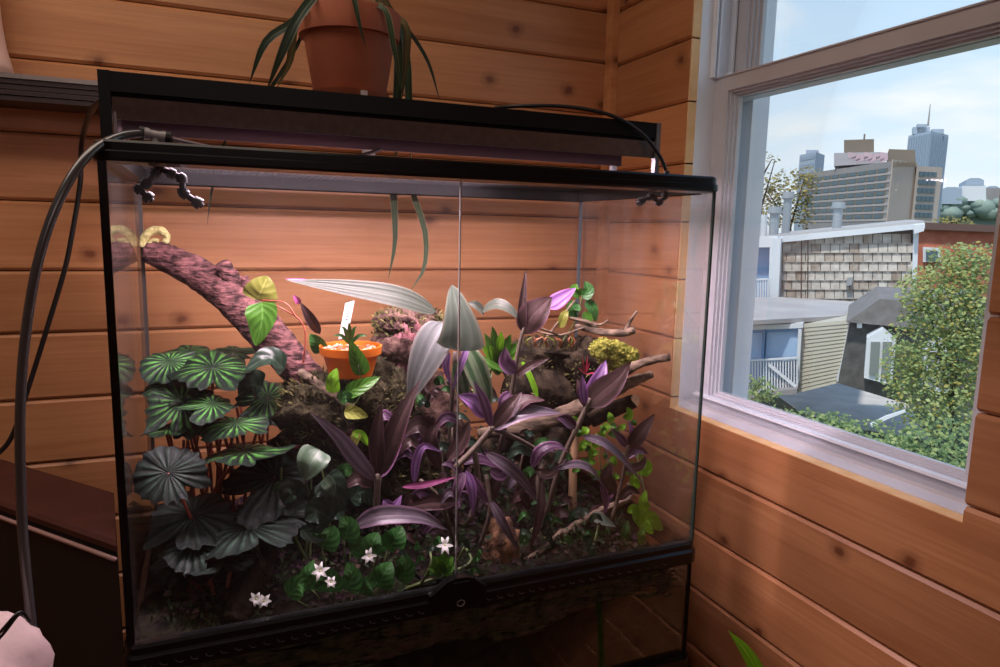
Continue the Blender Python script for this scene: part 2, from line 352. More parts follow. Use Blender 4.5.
# right wall with the window opening
WY0, WY1, WZ0, WZ1 = 0.605, 1.288, CAMZ - 0.395, CAMZ + 0.86
m = MB(); X0, X1 = XW + 0.024, XW + 0.15
m.box(X0, X1, YF, WY0, 0, 2.5).box(X0, X1, WY1, YW + 0.12, 0, 2.5).box(X0, X1, WY0, WY1, 0, WZ0).box(X0, X1, WY0, WY1, WZ1, 2.5)
wr = m.build('wall_right', M['backing']); wr['kind'] = 'structure'
gr = [0.55, 0.419, 0.288, 0.156, 0.029, -0.0995, -0.234, -0.370, -0.502, -0.6445, -0.778]
gr = [g + CAMZ for g in gr]
while gr[0] < 2.5: gr.insert(0, gr[0] + 0.133)
while gr[-1] > 0: gr.append(gr[-1] - 0.133)
ymid, ylen = (YF + YW) / 2, YW - YF
for hi, lo in zip(gr[:-1], gr[1:]):
    hi = min(hi, 2.5); lo = max(lo, 0); zc = (hi + lo) / 2; h = hi - lo
    if h < 0.02: continue
    # boards run along Y: local x -> -Y when rotated -90 degrees, face towards -X
    if lo >= WZ1 - 0.02 or hi <= WZ0: add_plank(wr, M['pine'], ylen, h, (XW, ymid, zc), -math.pi / 2)
    elif lo < WZ0:
        add_plank(wr, M['pine'], ylen, h, (XW, ymid, zc), -math.pi / 2, top_notch=(ymid - WY1, ymid - WY0, WZ0 - zc))
    else:
        add_plank(wr, M['pine'], WY0 - YF, h, (XW, (WY0 + YF) / 2, zc), -math.pi / 2)
        add_plank(wr, M['pine'], YW - WY1, h, (XW, (YW + WY1) / 2, zc), -math.pi / 2)
# cut board ends lining the opening: far jamb, sill strip
m = MB()
for hi, lo in zip(gr[:-1], gr[1:]):
    a, b_ = max(lo, WZ0) + 0.002, min(hi, WZ1) - 0.002
    if b_ > a: m.box(XW + 0.003, XW + 0.026, WY1 - 0.003, WY1 + 0.002, a, b_)
m.box(XW + 0.001, XW + 0.026, WY0, WY1, WZ0 - 0.004, WZ0 + 0.0015)
m.build('cut_edge', M['pine_edge'], wr)
tr = MB().box(0.957, XW - 0.0005, YW - 0.034, YW - 0.0005, 0, 2.5).build('trim_1', M['pine']); tr['kind'] = 'structure'

# ------------------------------------------------------------------ window
win = struct('window_1', (XW + 0.06, WY1, WZ0))
vi, vs_ = M['vinyl'], M['vinyl_in']
XF = XW + 0.024
m = MB()   # outer frame: jambs, head, sloped sill
m.box(XF, XF + 0.16, WY1 - 0.004, WY1 + 0.03, WZ0, WZ1).box(XF, XF + 0.16, WY0 - 0.03, WY0 + 0.004, WZ0, WZ1).box(XF, XF + 0.16, WY0, WY1, WZ1 - 0.004, WZ1 + 0.03)
m.build('frame', vi, win)
m = MB(); y0, y1 = WY0 + 0.004, WY1 - 0.004
m.prism([V(XF, y0, WZ0 - 0.03), V(XF, y0, WZ0 + 0.004), V(XF + 0.018, y0, WZ0 + 0.012), V(XF + 0.018, y0, WZ0 + 0.018), V(XF + 0.16, y0, WZ0 + 0.012), V(XF + 0.16, y0, WZ0 - 0.03)], (0, y1 - y0, 0))
m.build('sill', vs_, win)
def sash(name, xa, xb, za, zb, st, rt, rb, bead):
    o = bpy.data.objects.new(name, None); COL.objects.link(o); o.parent = win; w = V(xa, y1, za); o.location = w - Vector(win['_w']); o['_w'] = tuple(w)
    def member(nm, a, b, c, d):
        MB().box(xa, xb, a, b, c, d).build(nm, vs_, o)
    member('stile', y1 - st, y1, za, zb); member('stile', y0, y0 + st, za, zb)
    member('bottom_rail', y0 + st, y1 - st, za, za + rb); member('top_rail', y0 + st, y1 - st, zb - rt, zb)
    # stepped glazing beads around the pane
    m = MB(); a, b, c, d = y0 + st, y1 - st, za + rb, zb - rt
    for k in range(3):
        i0, i1 = k * bead / 3, (k + 1) * bead / 3; xo = xa + 0.006 + 0.007 * k
        m.box(xo, xb - 0.004, b - i1, b - i0, c + i0, d - i0).box(xo, xb - 0.004, a + i0, a + i1, c + i0, d - i0).box(xo, xb - 0.004, a + i1, b - i1, c + i0, c + i1).box(xo, xb - 0.004, a + i1, b - i1, d - i1, d - i0)
    m.build('glazing_bead', vs_, o)
    xm = (xa + xb) / 2 + 0.008
    MB().box(xm, xm + 0.003, a + bead, b - bead, c + bead, d - bead).build('pane', M['pane'], o)
ZR0, ZR1 = CAMZ + 0.292, CAMZ + 0.338
XS = 1.045
sash('lower_sash', XS, XS + 0.034, WZ0 + 0.012, ZR1, 0.044, 0.030, 0.020, 0.013)
sash('upper_sash', XS + 0.040, XS + 0.074, ZR0 + 0.004, WZ1 - 0.004, 0.045, 0.04, 0.032, 0.02)
m = MB()   # lift lip on the bottom rail, ledge on the meeting rail, jamb track ribs
m.box(XS - 0.014, XS, y0 + 0.01, y1 - 0.008, WZ0 + 0.030, WZ0 + 0.035)
m.build('lift_rail', vi, win)
MB().box(XS - 0.004, XS + 0.036, y0 + 0.002, y1 - 0.002, ZR1, ZR1 + 0.003).build('meeting_ledge', vs_, win)
for k, (dx, wd) in enumerate(((0.030, 0.003), (0.040, 0.004), (0.078, 0.005))):
    MB().box(XF + dx, XF + dx + wd, y1 - 0.014, y1, ZR1 + 0.002, WZ1 - 0.004).build('track_rib', vi, win)
MB().box(XS + 0.078, XS + 0.125, y1 - 0.035, y1, WZ0 + 0.01, WZ1).build('outside_stop', vi, win)
MB().box(XS + 0.078, XS + 0.125, y0, y0 + 0.035, WZ0 + 0.01, WZ1).build('outside_stop', vi, win)
MB().box(XS + 0.012, XS + 0.03, y1 - 0.03, y1 - 0.018, ZR1 + 0.003, ZR1 + 0.012).build('tilt_latch', vi, win)

# ------------------------------------------------------------------ terrarium
TX0, TX1, TY0, TY1 = -0.110, 0.792, 0.955, 1.405
ZLID0, ZLID1 = CAMZ + 0.072, CAMZ + 0.097
ZF1, ZF0, ZT0 = CAMZ - 0.545, CAMZ - 0.586, CAMZ - 0.80
def ring(x0, x1, y0, y1, rad, prof, nc=6):
    """closed profile [(inset, z)] swept round a rounded rectangle"""
    mb = MB(); path = []
    for cx, cy, a0 in ((x1 - rad, y1 - rad, 0), (x0 + rad, y1 - rad, 90), (x0 + rad, y0 + rad, 180), (x1 - rad, y0 + rad, 270)):
        for k in range(nc + 1):
            a = math.radians(a0 + 90 * k / nc); path.append((cx, cy, math.cos(a), math.sin(a)))
    n = len(path); k = len(prof); vs = []
    for cx, cy, ca, sa in path:
        for ins, z in prof: vs.append(V(cx + ca * (rad - ins), cy + sa * (rad - ins), z))
    fs = [(i * k + j, ((i + 1) % n) * k + j, ((i + 1) % n) * k + (j + 1) % k, i * k + (j + 1) % k) for i in range(n) for j in range(k)]
    return mb.add(vs, fs)
tk = thing('terrarium', 'large glass terrarium with black rim and hinged front doors, full of plants', 'terrarium', ((TX0 + TX1) / 2, (TY0 + TY1) / 2, ZT0))
e = 0.010
ring(TX0 - e, TX1 + e, TY0 - e, TY1 + e, 0.024, [(0, ZLID0 + 0.003), (0, ZLID0 + 0.011), (0.003, ZLID0 + 0.013), (0.003, ZLID1 - 0.003), (0.006, ZLID1), (0.030, ZLID1), (0.030, ZLID0 - 0.002), (0.003, ZLID0)]).build('lid_frame', M['lid'], tk, auto=35)
MB().box(TX0 + 0.006, TX1 - 0.006, TY1 - 0.012, TY1 - 0.005, ZLID0 - 0.004, ZLID0 + 0.004).box(TX1 - 0.012, TX1 - 0.005, TY0 + 0.03, TY1 - 0.006, ZLID0 - 0.003, ZLID0 + 0.004).build('inner_rim', mat('inner_rim_plastic', (0.001, 0.001, 0.001), 0.7, spec=0.03), tk)
m = MB(); zz = ZLID1 - 0.006
for i in range(int((TX1 - TX0 - 0.04) / 0.012)):
    x = TX0 + 0.02 + i * 0.012; m.box(x, x + 0.0005, TY0 + 0.02, TY1 - 0.02, zz, zz + 0.0005)
for i in range(int((TY1 - TY0 - 0.04) / 0.012)):
    y = TY0 + 0.02 + i * 0.012; m.box(TX0 + 0.02, TX1 - 0.02, y, y + 0.0005, zz, zz + 0.0005)
m.build('screen_mesh', M['lid'], tk, kind='stuff')
ring(TX0 - e, TX1 + e, TY0 - e, TY1 + e, 0.020, [(0, ZF0 + 0.004), (0, ZF1 - 0.017), (0.004, ZF1 - 0.013), (0.004, ZF1 - 0.004), (0.007, ZF1), (0.018, ZF1), (0.018, ZF0), (0.004, ZF0)]).build('door_frame', M['black'], tk, auto=35)
ring(TX0 - e, TX1 + e, TY0 - e, TY1 + e, 0.020, [(0, ZT0), (0, ZT0 + 0.03), (0.018, ZT0 + 0.03), (0.018, ZT0)]).build('base_frame', M['black'], tk, auto=35)
XD = at(460, 330, TY0).x; g = 0.004
def pane(name, x0, x1, y0, y1, z0, z1, mt, edges=()):
    o = MB().box(x0, x1, y0, y1, z0, z1).build(name, mt, tk)
    for (a, b, c, d, em) in edges: MB().box(a, b, c, d, z0, z1).build('pane_edge', em, o)
    return o
zt = ZLID0 + 0.006
pane('door_glass', TX0 + 0.007, XD - 0.001, TY0, TY0 + g, ZF1 - 0.004, zt, M['tank'], [(XD - 0.002, XD - 0.0005, TY0 - 0.0002, TY0 + g + 0.0002, M['edgel'])])
pane('door_glass', XD + 0.001, TX1 - 0.001, TY0, TY0 + g, ZF1 - 0.004, zt, M['tank'], [(TX1 - 0.002, TX1 + 0.0015, TY0 - 0.0005, TY0 + g + 0.0005, M['edgeg'])])
pane('back_glass', TX0 + 0.006, TX1 - 0.006, TY1 - g, TY1, ZT0 + 0.01, zt, M['tank'])
pane('side_glass', TX0, TX0 + g, TY0 + 0.006, TY1 - 0.006, ZT0 + 0.01, zt, M['tankleft'])
pane('side_glass', TX1 - g, TX1, TY0 + 0.006, TY1 - 0.006, ZT0 + 0.01, zt, M['tankside'])
pane('front_glass', TX0 + 0.006, TX1 - 0.003, TY0 + 0.002, TY0 + 0.002 + g, ZT0 + 0.01, ZF0 + 0.006, M['tanklow'], [(TX1 - 0.002, TX1 + 0.002, TY0 + 0.001, TY0 + 0.007, M['blackm'])])
MB().box(TX0 - 0.003, TX0 + 0.0065, TY0 - 0.001, TY0 + 0.006, ZF1 - 0.003, ZLID0 + 0.006).build('corner_strip', M['black'], tk)
MB().box(TX0 + 0.004, TX0 + 0.010, TY1 - 0.010, TY1 - 0.004, ZF1, zt).build('silicone_seam', mat('seam', (0.05, 0.045, 0.04), 0.3), tk)
MB().box(TX1 - 0.010, TX1 - 0.004, TY1 - 0.010, TY1 - 0.004, ZF1, zt).build('silicone_seam', mat('seam_blue', (0.06, 0.075, 0.085), 0.3), tk)
# vent slots along the door frame, the raised lock in its middle
yv = TY0 - e - 0.0004
def slot_mesh():
    mb = MB(); pts = []
    for k in range(7):
        a = math.radians(200 + 140 * k / 6); pts.append(V(0.0055 * math.cos(a), 0, 0.0045 * math.sin(a)))
    mb.tube(pts, 0.0011, 5); me = bpy.data.meshes.new('vent_slot'); me.from_pydata(mb.v, [], mb.f); me.materials.append(mat('slot_shine', (0.03, 0.03, 0.03), 0.15)); return me
sm = slot_mesh(); x = TX0 + 0.022
while x < TX1 - 0.06:
    if abs(x - XD) > 0.045:
        o = bpy.data.objects.new('vent_slot', sm); COL.objects.link(o); o.parent = tk; o.location = V(x, yv, ZF0 + 0.0145) - Vector(tk['_w']); o.rotation_euler = (0, math.radians(25), 0)
    x += 0.0185
lp = [(-0.048, ZF1 - 0.004), (-0.036, ZF1 + 0.003), (-0.022, ZF1 + 0.014), (-0.010, ZF1 + 0.018), (0.012, ZF1 + 0.018), (0.024, ZF1 + 0.013), (0.036, ZF1 + 0.002), (0.046, ZF1 - 0.004), (0.03, ZF0 + 0.006), (-0.03, ZF0 + 0.006)]
lk = MB().prism([V(XD + a, TY0 - e - 0.006, z) for a, z in lp], (0, 0.014, 0)).build('door_latch', M['black'], tk, auto=30)
MB().box(XD - 0.012, XD + 0.014, TY0 - e - 0.010, TY0 - e - 0.005, ZF1 - 0.012, ZF1 + 0.013).build('latch_plate', M['black'], lk)
c = V(XD + 0.001, TY0 - e - 0.0075, ZF1 - 0.022)
MB().tube([c + V(0.006 * math.cos(a / 16 * 6.283), 0, 0.005 * math.sin(a / 16 * 6.283)) for a in range(17)], 0.0012, 6).build('lock_ring', mat('lock_chrome', (0.25, 0.25, 0.25), 0.2, metal=0.6), lk, smooth=True)
# soil layers seen through the lower glass
m = MB(); nx, ny = 60, 16
def soil_z(x, y):
    u = (x - TX0) / (TX1 - TX0); v = (y - TY0) / (TY1 - TY0)
    h = CAMZ - 0.572 + 0.028 * v + 0.012 * math.sin(u * 9 + 1) + 0.010 * math.sin(u * 23 + v * 7) + 0.008 * math.sin(v * 13 - u * 5)
    return h - 0.028 * max(0, u - 0.72) / 0.28 * (1 - v * 0.6)
xa, xb, ya, yb = TX0 + 0.006, TX1 - 0.006, TY0 + 0.008, TY1 - 0.006
vs = []; fs = []
for j in range(ny + 1):
    for i in range(nx + 1):
        x = xa + (xb - xa) * i / nx; y = ya + (yb - ya) * j / ny; vs.append(V(x, y, soil_z(x, y)))
for j in range(ny):
    for i in range(nx): a = j * (nx + 1) + i; fs.append((a, a + 1, a + nx + 2, a + nx + 1))
n0 = len(vs)
for i in range(nx + 1): x = xa + (xb - xa) * i / nx; vs.append(V(x, ya, CAMZ - 0.79 + 0.0))
for i in range(nx): fs.append((i, n0 + i, n0 + i + 1, i + 1))
n1 = len(vs)
for j in range(ny + 1): y = ya + (yb - ya) * j / ny; vs.append(V(xb, y, CAMZ - 0.79))
for j in range(ny): fs.append((j * (nx + 1) + nx, n1 + j, n1 + j + 1, (j + 1) * (nx + 1) + nx))
m.add(vs, fs)
so = m.build('terrarium_soil', mat('shaded_soil', (0.004, 0.0035, 0.003), 0.95, col2=(0.018, 0.015, 0.009), scale=45, bump=0.9, spec=0.1), smooth=True)  # dark soil, its colour deepened to hold the foliage shade
tag(so, 'dark shade-toned soil filling the bottom of the terrarium', 'soil', kind='stuff')
# mossy band of roots pressed against the lower glass
g_ = random.Random(5); m = MB(); mm = MB()
for i in range(700):
    u = g_.random(); x = xa + 0.035 + (xb - xa - 0.07) * u; zt_ = CAMZ - 0.592; zb_ = CAMZ - 0.665 + 0.03 * u + 0.012 * math.sin(u * 17)
    z = zt_ + (zb_ - zt_) * g_.random(); r = g_.uniform(0.002, 0.006)
    (m if g_.random() < 0.6 else mm).blob((x, ya - 0.0005, z), r * g_.uniform(1.5, 6), 0.003, r * g_.uniform(0.4, 1.2), i, 0.5, 9, 6)
ob = m.build('moss_band', mat('dirty_moss', (0.020, 0.024, 0.010), 0.8, col2=(0.09, 0.085, 0.04), scale=50, bump=0.5), so, smooth=True, kind='stuff')
mm.build('root_band', mat('dirty_roots', (0.05, 0.032, 0.026), 0.7, col2=(0.12, 0.075, 0.06), scale=40, bump=0.5), so, smooth=True, kind='stuff')
m = MB(); m.box(TX0 + 0.02, TX1 - 0.02, TY0 + 0.02, TY1 - 0.01, 0.0, 0.60).box(TX0 - 0.02, TX1 + 0.02, TY0 - 0.02, TY1 + 0.02, 0.60, ZT0)
tag(m.build('terrarium_stand', M['blackm']), 'black cabinet stand carrying the terrarium', 'stand')

# ------------------------------------------------------------------ light hood on the lid
HX0, HX1, HY0, HY1, HZ = -0.112, 0.708, 1.0, 1.14, CAMZ + 0.183
hd = thing('light_hood', 'long black light hood standing on the terrarium lid', 'light hood', ((HX0 + HX1) / 2, 1.07, ZLID1))
MB().box(HX0, HX1 - 0.008, HY0, HY1, HZ - 0.024, HZ).build('top_bar', M['hoodtop'], hd)
MB().box(HX0 + 0.004, HX1 - 0.006, HY0 + 0.004, HY1 - 0.002, HZ - 0.030, HZ - 0.024).build('groove', M['blackm'], hd)
MB().prism([V(HX0 + 0.014, HY0, HZ - 0.030), V(HX0 + 0.014, HY0 + 0.004, HZ - 0.030), V(HX0 + 0.014, HY0 + 0.010, HZ - 0.056), V(HX0 + 0.014, HY0 + 0.006, HZ - 0.056)], (HX1 - HX0 - 0.02, 0, 0)).build('front_panel', M['hood'], hd)
MB().box(HX0 + 0.02, HX1 - 0.055, HY0 + 0.03, HY0 + 0.036, HZ - 0.070, HZ - 0.030).box(HX0 + 0.02, HX1 - 0.055, HY1 - 0.02, HY1 - 0.014, HZ - 0.050, HZ - 0.030).box(HX0 + 0.02, HX1 - 0.055, HY0 + 0.03, HY1 - 0.014, HZ - 0.036, HZ - 0.030).build('reflector', M['reflector'], hd)
for nm, x0, x1, mt in (('end_plate', HX0, HX0 + 0.012, M['hoodtop']), ('end_plate', HX1 - 0.008, HX1 - 0.001, M['alu'])):
    MB().box(x0 - 0.0005, x1 + 0.0005, HY0 - 0.001, HY0 + 0.010, ZLID1, HZ + 0.0005).box(x0 - 0.0006, x1 + 0.0006, HY0, HY1, HZ - 0.031, HZ - 0.001).build(nm, mt, hd)
MB().box(HX1 - 0.012, HX1 - 0.002, HY1 - 0.012, HY1 - 0.002, ZLID1, HZ - 0.02).build('leg', M['alu'], hd)
MB().box(HX0 + 0.004, HX0 + 0.014, HY1 - 0.012, HY1 - 0.002, ZLID1, HZ - 0.02).build('leg', mat('leg_pinkish', (0.07, 0.05, 0.053), 0.4), hd)
MB().box(HX0 + 0.014, HX0 + 0.017, HY0 + 0.004, HY0 + 0.010, ZLID1, HZ - 0.03).build('edge_strip', M['fitting'], hd)
m = MB().box(HX0 + 0.03, HX1 - 0.065, HY0 + 0.045, HY1 - 0.03, HZ - 0.046, HZ - 0.040)
m.build('led_strip', mat('led_lens', (0.6, 0.5, 0.55), 0.5, emit=((1.0, 0.72, 0.78), 2.0)), hd)
light('led_grow_light', 'AREA', ((HX0 + HX1) / 2 - 0.01, (HY0 + HY1) / 2 + 0.01, HZ - 0.048), (0, 0, 0), 18.5, (1.0, 0.77, 0.90), shape='RECTANGLE', size=0.70, size_y=0.07)

# ------------------------------------------------------------------ leaf builder
def prof_w(shape, v):
    if shape == 'lance': return max(0.02, math.sin(math.pi * min(1, v ** 0.72)) ** 0.85) if v < 1 else 0.01
    if shape == 'strap': return min(1, 0.55 + v * 1.5) * (1 if v < 0.72 else max(0.02, 1 - ((v - 0.72) / 0.28) ** 1.6))
    if shape == 'ovate': return max(0.02, math.sin(math.pi * min(1, v ** 0.58)) ** 0.7) if v < 1 else 0.01
    if shape == 'heart': return max(0.02, (1 - v) ** 0.62 * min(1, (v / 0.16) ** 0.5) * 1.15) if 0 < v < 1 else 0.02
    return 1.0
def leaf(parent, mt, pts, width, n=(-0.25, -0.75, 0.6), shape='lance', fold=18, nu=3, nv=12, wave=0.0, twist=0.0, name='leaf', thick=None, droop=0.0):
    c = spline(pts, nv + 1); n = Vector(n).normalized(); mb = MB(); vs = []; uv = []; L = nu * 2 + 1
    ph = rnd.uniform(0, 6.28)
    for i, p in enumerate(c):
        t = (c[min(i + 1, nv)] - c[max(i - 1, 0)]).normalized(); v = i / nv
        s = t.cross(n)
        if s.length < 0.05: s = t.cross(V(0.3, 0.2, 1))
        s.normalize(); nn = s.cross(t)
        if twist:
            q = Matrix.Rotation(math.radians(twist) * v, 3, t); s = q @ s; nn = q @ nn
        w = prof_w(shape, v) * width / 2; fa = math.radians(fold)
        for k in range(L):
            u = (k - nu) / nu
            off = s * (w * u * math.cos(fa)) + nn * (w * abs(u) * math.sin(fa)) - nn * (droop * w * u * u)
            off += nn * (wave * width * math.sin(v * 11 + ph + u * 1.5) * abs(u))
            vs.append(p + off); uv.append((u * 0.5 + 0.5, v))
    fs = [(i * L + k, i * L + k + 1, (i + 1) * L + k + 1, (i + 1) * L + k) for i in range(nv) for k in range(L - 1)]
    mb.add(vs, fs, uv)
    return mb.build(name, mt, parent, smooth=True)
def stem(parent, mt, pts, r, name='stem', n=10, wob=0.0, sides=6):
    c = spline(pts, max(n, len(pts) * 3)); k = len(c)
    rr = [r] * k if isinstance(r, (int, float)) else [r[0] + (r[1] - r[0]) * i / (k - 1) for i in range(k)]
    return MB().tube(c, rr, sides, wob=wob).build(name, mt, parent, smooth=True)
M['vari'] = leaf_mat('variegated_strap', (0.035, 0.06, 0.028), (0.06, 0.10, 0.045), edge=(0.42, 0.40, 0.24), nstripe=2, rough=0.4)
M['olive'] = leaf_mat('olive_strap', (0.10, 0.085, 0.03), (0.16, 0.13, 0.05), nstripe=2, rough=0.5)
M['darkstrap'] = leaf_mat('dark_strap', (0.02, 0.035, 0.022), (0.035, 0.06, 0.035), edge=(0.16, 0.18, 0.12), nstripe=2, rough=0.4)

# ------------------------------------------------------------------ terracotta pot with strappy plant on the hood
pc = V(at(350, 93, 1.075).x, 1.075, HZ)
pt = thing('terracotta_pot', 'terracotta flower pot with saucer on top of the black light hood', 'flower pot', pc)
R1 = 0.072
MB().lathe(pc, [(0.0, 0.004), (0.050, 0.004), (0.0515, 0.006), (0.065, 0.088), (0.0655, 0.090), (R1, 0.090), (R1 + 0.003, 0.122), (R1 + 0.002, 0.125), (R1 - 0.006, 0.125), (R1 - 0.010, 0.112), (0, 0.112)], 48).build('pot_body', M['terra'], pt, auto=40)
MB().lathe(pc, [(0, 0.0), (0.052, 0.0), (0.058, 0.012), (0.055, 0.012), (0.050, 0.004), (0, 0.004)], 48).build('saucer', M['terra'], pt, auto=40)
MB().lathe(pc, [(0, 0.1125), (0.0625, 0.1125)], 24).build('potting_soil', M['soil'], pt)
MB().box(pc.x + 0.004, pc.x + 0.013, pc.y - 0.0605, pc.y - 0.057, pc.z + 0.002, pc.z + 0.009).build('price_sticker', mat('sticker', (0.55, 0.5, 0.48), 0.6), pt)
sp = thing('strappy_houseplant', 'drooping variegated strap-leaved plant growing in the terracotta pot', 'plant', pc + V(0, 0, 0.113))
ctr = pc + V(0, 0, 0.112)
def sleaf(mt, l, w, n=(0, -1, 0.3), start=None, up=0.10, shape='strap', **kw):
    a = ctr + (start or V(0, 0, 0)); b = at(*l[0])
    mid = a.lerp(b, 0.5) + V(0, 0, min(up, 0.03))
    return leaf(sp, mt, [a, mid] + pxs(l), w, n, shape, fold=12, nv=20, **kw)
sleaf(M['darkstrap'], [(322, -12, 1.05), (296, 20, 1.03), (266, 42, 1.02), (249, 84, 1.03)], 0.012, start=V(-0.03, 0, 0))
sleaf(M['darkstrap'], [(318, -8, 1.03), (298, 18, 1.0), (283, 50, 0.995), (266, 92, 1.01)], 0.013, start=V(-0.02, -0.01, 0))
sleaf(M['olive'], [(312, 0, 1.05), (295, 25, 1.04), (290, 60, 1.04), (277, 88, 1.04)], 0.011, start=V(-0.03, 0.01, 0), up=0.05)
sleaf(M['vari'], [(352, -14, 1.0), (358, 18, 0.985), (366, 49, 0.99)], 0.010, start=V(0, -0.02, 0), up=0.05, shape='lance')
sleaf(M['vari'], [(362, 4, 1.02), (385, 10, 1.0), (394, 50, 0.99), (403, 98, 1.0)], 0.009, start=V(0.02, -0.02, 0), up=0.02)
sleaf(M['olive'], [(392, 14, 1.08), (406, 28, 1.07), (406, 60, 1.07), (402, 98, 1.07)], 0.012, start=V(0.03, 0, 0), up=0.03)
sleaf(M['darkstrap'], [(396, 16, 1.08), (408, 30, 1.08), (428, 62, 1.08), (440, 102, 1.08)], 0.007, start=V(0.03, 0.01, 0), up=0.03)
sleaf(M['vari'], [(336, -10, 1.1), (342, 2, 1.02), (350, -8, 1.0)], 0.011, start=V(0.0, 0.0, 0), up=0.04)
sleaf(M['vari'], [(398, 40, 1.17), (396, 120, 1.19), (395, 155, 1.35), (393, 185, 1.43), (395, 240, 1.45), (388, 280, 1.45)], 0.016, start=V(0.03, 0.03, 0), up=0.05)
sleaf(M['vari'], [(405, 40, 1.17), (409, 120, 1.19), (410, 155, 1.35), (412, 190, 1.43), (425, 232, 1.45), (424, 268, 1.45), (410, 291, 1.45)], 0.014, start=V(0.03, 0.03, 0), up=0.05)
sleaf(M['darkstrap'], [(300, 40, 1.17), (268, 92, 1.20), (238, 120, 1.3), (222, 150, 1.42), (211, 195, 1.45), (207, 226, 1.45)], 0.006, start=V(-0.04, 0.03, 0), up=0.05)

# ------------------------------------------------------------------ hoses, cables, misting heads
def cable(name, mt, l, r, label, cat, n=40, sides=10):
    return tag(MB().tube(spline(pxs(l), n), r, sides).build(name, mt, smooth=True), label, cat)
cable('misting_hose', M['hose'], [(146, 133, 0.99), (118, 137, 0.97), (88, 155, 0.94), (60, 198, 0.92), (38, 262, 0.91), (25, 340, 0.905), (20, 420, 0.90), (22, 520, 0.90), (29, 600, 0.89), (38, 680, 0.885), (44, 760, 0.88)], 0.0052, 'thick glossy grey hose arching from the lid down beside the terrarium', 'hose', 60, 12)
tf = thing('tee_fitting', 'grey plastic tee fitting on the terrarium lid where the hose ends', 'hose fitting', at(155, 146, 0.99))
a, b_ = at(140, 132.5, 0.99), at(170, 138.5, 0.99)
MB().tube([a.lerp(b_, t) for t in (0, .12, .12, .3, .3, .7, .7, .88, .88, 1)], [.006, .006, .0075, .0075, .0062, .0062, .0075, .0075, .006, .006], 12).build('cross_tube', M['fitting'], tf, auto=40)
c = a.lerp(b_, 0.5); MB().tube([c, c - V(0, 0, 0.008), c - V(0, 0, 0.008), V(c.x, c.y, ZLID1 - 0.004)], [.0055, .0055, .0065, .0065], 12).build('down_tube', M['fitting'], tf, auto=40)
for q in (0.06, 0.94):
    p = a.lerp(b_, q); d = (b_ - a).normalized(); MB().tube([p - d * 0.003, p + d * 0.003], 0.0082, 12).build('collar', M['nozzle'], tf)
cable('white_tube', M['tube'], [(170, 138.5, 0.99), (205, 146, 0.99), (240, 152, 1.0), (280, 158, 1.01), (330, 158.5, 1.01), (362, 155, 1.02), (386, 147.5, 1.035)], 0.0026, 'thin milky tube lying across the terrarium lid under the hood', 'tube')
cable('black_power_cable', M['cable'], [(104, 98, 1.2), (92, 110, 1.3), (82, 140, 1.4), (80, 185, 1.42), (71, 240, 1.42), (64, 272, 1.42), (45, 335, 1.42), (26, 395, 1.42), (10, 440, 1.42), (-20, 475, 1.42), (-60, 560, 1.42)], 0.0042, 'black cable hanging down the plank wall behind the grey hose', 'cable', 60)
cable('black_air_tube', M['cable'], [(495, 108, 1.10), (520, 106, 1.06), (565, 106.5, 1.03), (610, 115, 1.0), (641, 133, 0.99), (659, 155, 0.985), (666, 170, 0.985)], 0.0030, 'thin black tube curving from the hood to the right misting head', 'tube')
def nozzle(l, Y, label, rr=0.0054, mt=None, side=None):
    base = at(l[0][0], l[0][1], Y)
    t = thing('misting_nozzle', label, 'nozzle', base, 'misting nozzles under the lid'); mt = mt or M['nozzle']
    p = [at(x, y, Y + (d if len(q) == 3 else 0)) for q in l for x, y, d in [(q[0], q[1], q[2] if len(q) == 3 else 0)]]
    for i in range(len(p) - 1):
        MB().tube([p[i], p[i].lerp(p[i + 1], 0.3), p[i].lerp(p[i + 1], 0.3), p[i].lerp(p[i + 1], 0.7), p[i].lerp(p[i + 1], 0.7), p[i + 1]], [rr * 1.3, rr * 1.3, rr * 0.8, rr * 0.8, rr * 1.3, rr * 1.3], 10).build('pipe_section', mt, t, auto=40)
    for q in p[1:-1]: MB().blob(q, rr * 1.2, rr * 1.2, rr * 1.2, 1, 0.0, 10, 8).build('elbow', mt, t, smooth=True)
    d = (p[-1] - p[-2]).normalized(); MB().tube([p[-1] - d * 0.002, p[-1] + d * 0.004, p[-1] + d * 0.004, p[-1] + d * 0.007], [rr * 1.5, rr * 1.5, rr * 0.8, rr * 0.6], 10).build('spray_tip', mt, t, auto=40)
    return t
nozzle([(158, 164), (156, 172), (146, 184), (139, 189), (148, 197)], 1.0, 'dark bent misting nozzle hanging under the lid near the branch end')
nozzle([(160, 168), (172, 174), (182, 178), (183, 193), (198, 203)], 1.0, 'longer dark misting nozzle under the lid, angled away from its neighbour')
nozzle([(664, 186), (665, 196), (659, 203), (652, 196), (640, 202)], 0.99, 'small black misting nozzle under the lid corner by the window', 0.0046, M['cable'])
b_ = at(667, 169, 0.985)
MB().tube([V(b_.x, b_.y, ZLID1 - 0.001), V(b_.x, b_.y, ZLID1 + 0.008)], 0.005, 10).build('gland', M['cable'])
tag(bpy.data.objects['gland'], 'small black tube gland on the lid corner', 'fitting')

